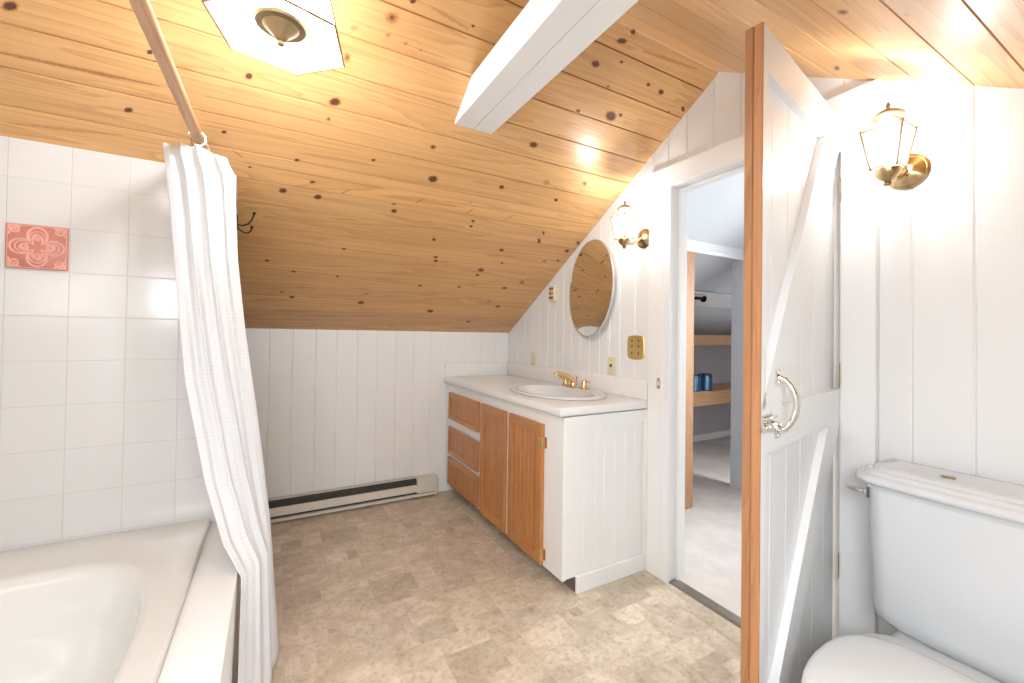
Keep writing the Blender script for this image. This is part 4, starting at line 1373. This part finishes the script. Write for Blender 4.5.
lo = bpy.data.objects.new('lantern_light', l); S.collection.objects.link(lo); lo.location = LC + Vector((0, 0, 0.095))

# ------------------------------------------------------------------ toilet
TCY = 0.345
wc = thing('toilet', (1.30, TCY, 0), 'white porcelain toilet with tank against the boarded wall by the door', 'toilet')
def tank_loop(x0, x1, hw, z, rc=0.05, bow=0.012, n=8):
    """plan outline: back edge x1 straight, front x0 slightly bowed, rounded front corners"""
    P_ = [(x1, TCY - hw), (x1, TCY + hw)]
    out = [Vector((x1, TCY - hw, z)), Vector((x1, TCY + hw, z))]
    for i in range(n + 1):
        a = PI / 2 * i / n
        out.append(Vector((x0 + bow + rc - rc * math.sin(a), TCY + hw - rc + rc * math.cos(a), z)))
    for i in range(1, 8):
        t_ = i / 8
        out.append(Vector((x0 + bow * (1 - math.sin(PI * t_)), TCY + (hw - rc) * (1 - 2 * t_), z)))
    for i in range(n + 1):
        a = PI / 2 * (1 - i / n)
        out.append(Vector((x0 + bow + rc - rc * math.sin(a), TCY - hw + rc - rc * math.cos(a), z)))
    return out
mb = MB()
XBk = XR - 0.022
mb.loft([tank_loop(1.490, XBk, 0.170, 0.374, .05), tank_loop(1.470, XBk, 0.196, 0.379, .06), tank_loop(1.462, XBk, 0.208, 0.392, .062), tank_loop(1.459, XBk, 0.212, 0.42, .062), tank_loop(1.453, XBk, 0.215, 0.58, .058), tank_loop(1.449, XBk, 0.217, 0.745, .055)])
mesh('tank', mb, M_porc, wc, smooth=40)
mb = MB()
mb.loft([tank_loop(1.446, XBk, 0.219, 0.7455, .055), tank_loop(1.443, XBk, 0.222, 0.757, .055), tank_loop(1.437, XBk + .002, 0.228, 0.761, .06), tank_loop(1.427, XBk + .004, 0.238, 0.765, .065), tank_loop(1.423, XBk + .004, 0.243, 0.772, .066),
         tank_loop(1.424, XBk + .004, 0.242, 0.780, .066), tank_loop(1.431, XBk + .004, 0.235, 0.7855, .062), tank_loop(1.440, XBk + .004, 0.227, 0.787, .06), tank_loop(1.442, XBk + .003, 0.224, 0.794, .06), tank_loop(1.446, XBk + .002, 0.220, 0.797, .058), tank_loop(1.456, XBk, 0.210, 0.798, .056),
         tank_loop(1.458, XBk, 0.208, 0.804, .056), tank_loop(1.463, XBk - .002, 0.203, 0.8065, .054), tank_loop(1.49, XBk - .02, 0.18, 0.807, .05)])
mesh('tank_lid', mb, M_porc, wc, smooth=50)
mb = MB().lathe([(0.010, 0.0), (0.010, 0.0025), (0.0085, 0.0035), (0.004, 0.004)], Matrix.Translation((1.528, 0.402, 0.8072)) @ Matrix.Diagonal((1.15, 1.4, 1, 1)), 20)
b_ = mesh('emblem', mb, M_lamp, wc); b_['label'] = 'small brass badge on the tank lid'
# side-mounted lever near the front corner
mb = MB()
ly, lz, lx = TCY + 0.2165, 0.722, 1.500
mb.lathe([(0.016, 0), (0.016, 0.004), (0.011, 0.008), (0.007, 0.016)], Matrix.Translation((lx, ly - 0.001, lz)) @ Matrix.Rotation(-PI / 2, 4, 'X'), 16)
mb.tube([(lx, ly + 0.012, lz), (lx - 0.004, ly + 0.021, lz + 0.002), (lx - 0.020, ly + 0.031, lz + 0.006), (lx - 0.037, ly + 0.038, lz + 0.012)], [0.0065, 0.0065, 0.0075, 0.0045], 10)
mesh('flush_lever', mb, M_chrome, wc)
# bowl and deck
def oval(xb, xf, hw, z, n=40, sq=2.5):
    """egg plan: back at xb (larger x), front at xf"""
    cx_ = xb - hw * 0.95
    r = []
    for k in range(n):
        t_ = 2 * PI * k / n
        c, s_ = math.cos(t_), math.sin(t_)
        if c > 0:
            x = cx_ + (xb - cx_) * abs(c) ** (2 / 2.9)
            y = hw * math.copysign(abs(s_) ** (2 / 2.5), s_)
        else:
            x = cx_ - (cx_ - xf) * abs(c)
            y = hw * math.copysign(abs(s_) ** (2 / 2.1), s_)
        r.append(Vector((x, TCY + y, z)))
    return r
mb = MB()
mb.loft([oval(1.50, 1.04, 0.115, 0.001), oval(1.50, 1.04, 0.115, 0.03), oval(1.49, 1.06, 0.10, 0.06), oval(1.48, 1.04, 0.095, 0.16), oval(1.47, 0.98, 0.125, 0.25), oval(1.46, 0.92, 0.165, 0.33), oval(1.45, 0.895, 0.180, 0.375), oval(1.45, 0.893, 0.182, 0.390), oval(1.44, 0.905, 0.172, 0.395),
         oval(1.335, 0.93, 0.135, 0.394), oval(1.30, 0.96, 0.115, 0.36), oval(1.25, 1.02, 0.08, 0.24)], 0, True, True)
mesh('bowl', mb, M_porc, wc, smooth=50)
mb = MB().box(1.335, XBk - .01, TCY - 0.155, TCY + 0.155, 0.30, 0.375, 0.02, seg=3)
mesh('tank_deck', mb, M_porc, wc, smooth=50)
def slab(z0, z1, xb, xf, hw, name, rr=0.008):
    m_ = MB()
    m_.loft([oval(xb - rr, xf + rr, hw - rr, z0), oval(xb, xf, hw, z0 + rr * .7), oval(xb, xf, hw, z1 - rr), oval(xb - rr * .4, xf + rr * .4, hw - rr * .4, z1 - rr * .35), oval(xb - rr * 1.5, xf + rr * 1.5, hw - rr * 1.5, z1), oval(xb - .05, xf + .05, hw - .05, z1 + .003)])
    return mesh(name, m_, M_seat, wc, smooth=50)
slab(0.397, 0.412, 1.330, 0.890, 0.175, 'seat_ring', .006)
slab(0.4125, 0.432, 1.338, 0.886, 0.179, 'seat_lid', .009)
for dy in (-0.075, 0.075):
    mb = MB().box(1.325, 1.352, TCY + dy - 0.018, TCY + dy + 0.018, 0.397, 0.421, 0.006, seg=2)
    mesh('seat_hinge', mb, M_seat, wc, smooth=50)

# ------------------------------------------------------------------ hall and closet beyond the doorway
HXR = 3.100
YC = 1.925
HZ = lambda y: zc(y)
mb = MB().prism([(1.76, 0.2, zc(0.2)), (1.76, YRIDGE, ZRIDGE), (1.76, 3.2, zc(3.2)), (1.76, 3.2, zc(3.2) + .06), (1.76, YRIDGE, ZRIDGE + .06), (1.76, 0.2, zc(0.2) + .06)], (3.5, 0, 0))
struct(mesh('ceiling_hall', mb, M_hall, loc=(3, 1.2, 2), smooth=0))
# hall right wall with an unseen window added for daylight
mb = MB()
HW0, HW1, HWZ0, HWZ1 = 0.72, 1.38, 0.85, 1.72
def hp(ya, yb_, z0, z1):
    za = zc(ya) + .02 if z1 is None else z1
    zb = zc(yb_) + .02 if z1 is None else z1
    mb.prism([(HXR, ya, z0), (HXR, yb_, z0), (HXR, yb_, zb), (HXR, ya, za)], (0.10, 0, 0))
hp(0.1, HW0, 0, None); hp(HW0, HW1, 0, HWZ0); hp(HW0, YRIDGE, HWZ1, None); hp(YRIDGE, HW1, HWZ1, None); hp(HW1, 2.034, 0, None)
struct(mesh('wall_hall', mb, M_grey, loc=(HXR, 1.0, 0), smooth=0))
window('added_window_3', lambda a, d, z: (HXR + 0.03 + d, a, z), HW0, HW1, HWZ0, HWZ1, 0.05)  # out of view, added as a daylight source for the hall
mb = MB().prism([(1.755, 0.1, 0), (5.2, 0.1, 0), (5.2, 0.1, 1.75), (1.755, 0.1, 1.75)], (0, 0.1, 0))
struct(mesh('wall_hall_front', mb, M_hall, loc=(2.5, 0.15, 0), smooth=0))
# closet front wall, header and pine post
mb = MB()
mb.prism([(1.752, YC, 0), (2.394, YC, 0), (2.394, YC, zc(YC) + .02), (1.752, YC, zc(YC) + .02)], (0, 0.09, 0))
mb.v = [(x, y, min(z, zc(y) + .02)) for x, y, z in mb.v]
struct(mesh('wall_closet_front', mb, M_hall, loc=(2.1, YC, 0), smooth=0))
mb = MB()
mb.box(2.394, HXR - .001, YC - 0.002, YC + 0.05, 1.765, 1.858)
mb.box(2.394, HXR - .001, YC - 0.016, YC - 0.002, 1.748, 1.778, 0.002)
struct(mesh('trim_6', mb, M_trim, smooth=0))
mb = MB().box(2.395, 2.500, YC - 0.014, YC + 0.024, 0.005, 1.747, 0.002)
mb.box(2.480, 2.499, YC + 0.024, YC + 0.11, 0.005, 1.747)
tag(mesh('closet_post', mb, M_post, smooth=0), 'bare knotty pine post framing the left of the closet opening', 'post')
# closet shell
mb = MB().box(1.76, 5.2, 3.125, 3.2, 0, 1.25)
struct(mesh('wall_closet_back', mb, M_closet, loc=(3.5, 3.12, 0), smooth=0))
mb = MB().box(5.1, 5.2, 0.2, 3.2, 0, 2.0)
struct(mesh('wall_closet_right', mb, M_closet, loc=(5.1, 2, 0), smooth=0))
mb = MB().box(2.41, 5.1, 3.108, 3.1245, 0.004, 0.075, 0.003)
struct(mesh('baseboard_closet', mb, M_trim, smooth=0))
# shelves
YS = 2.56
for nm, z0, z1, lab in (('closet_shelf', 1.094, 1.190, 'upper pine closet shelf, empty, at eye level'), ('closet_shelf', 0.530, 0.662, 'lower pine closet shelf holding two blue cans')):
    root = thing(nm, (3.6, YS + .2, z0), lab, 'shelf', 'pine closet shelves')
    m_ = MB().box(2.53, 5.099, YS, YS + 0.024, z0, z1, 0.002, bid=random.random()); mesh('front_board', m_, M_shelf, root, smooth=0)
    m_ = MB().box(2.53, 5.099, YS + 0.024, YS + 0.40, z1 - 0.020, z1 - .0005, 0, bid=random.random()); mesh('shelf_board', m_, M_shelf, root, smooth=0)
# cleat with rod on the sloped ceiling
mb = MB()
y0_, y1_ = 2.352, 2.50
q = [Vector((2.60, y, zc(y) - .013)) for y in (y0_, y1_)]
mb.prism([q[0], q[1], q[1] + Vector((2.0, 0, 0)), q[0] + Vector((2.0, 0, 0))], (0, -.011, -.018))
tag(mesh('closet_cleat', mb, M_trim, smooth=0), 'white painted cleat board across the sloping closet ceiling', 'cleat')
mb = MB()
pr_ = Vector((3.222, 2.375, 1.500))
mb.tube([pr_, pr_ + Vector((-0.62, 0, 0))], 0.0125, 12)
mb.lathe([(0.030, 0.0), (0.030, 0.008), (0.018, 0.014)], Matrix.Translation(pr_ + Vector((0.008, 0, 0))) @ Matrix.Rotation(-PI / 2, 4, 'Y'), 18)
tag(mesh('closet_rod', mb, M_black), 'dark clothes rod end with round flange under the closet slope', 'closet rod')
# cans on the lower shelf
for x, y, lab in ((3.435, YS + .055, 'blue printed can on the lower closet shelf, nearer the pine post'), (3.600, YS + .055, 'blue printed can on the lower closet shelf, nearer the grey wall')):
    root = thing('drink_can', (x, y, 0.662), lab, 'can', 'blue cans on the lower shelf')
    T_ = Matrix.Translation((x, y, 0.662))
    m_ = MB().lathe([(0.050, 0.0005), (0.056, 0.006), (0.056, 0.135), (0.050, 0.146)], T_, 24); mesh('body', m_, mat_can(), root)
    m_ = MB().lathe([(0.050, 0.146), (0.053, 0.150), (0.053, 0.158), (0.046, 0.160), (0.010, 0.158)], T_, 24); mesh('lid', m_, M_canlid, root)

S.cycles.use_denoising = True
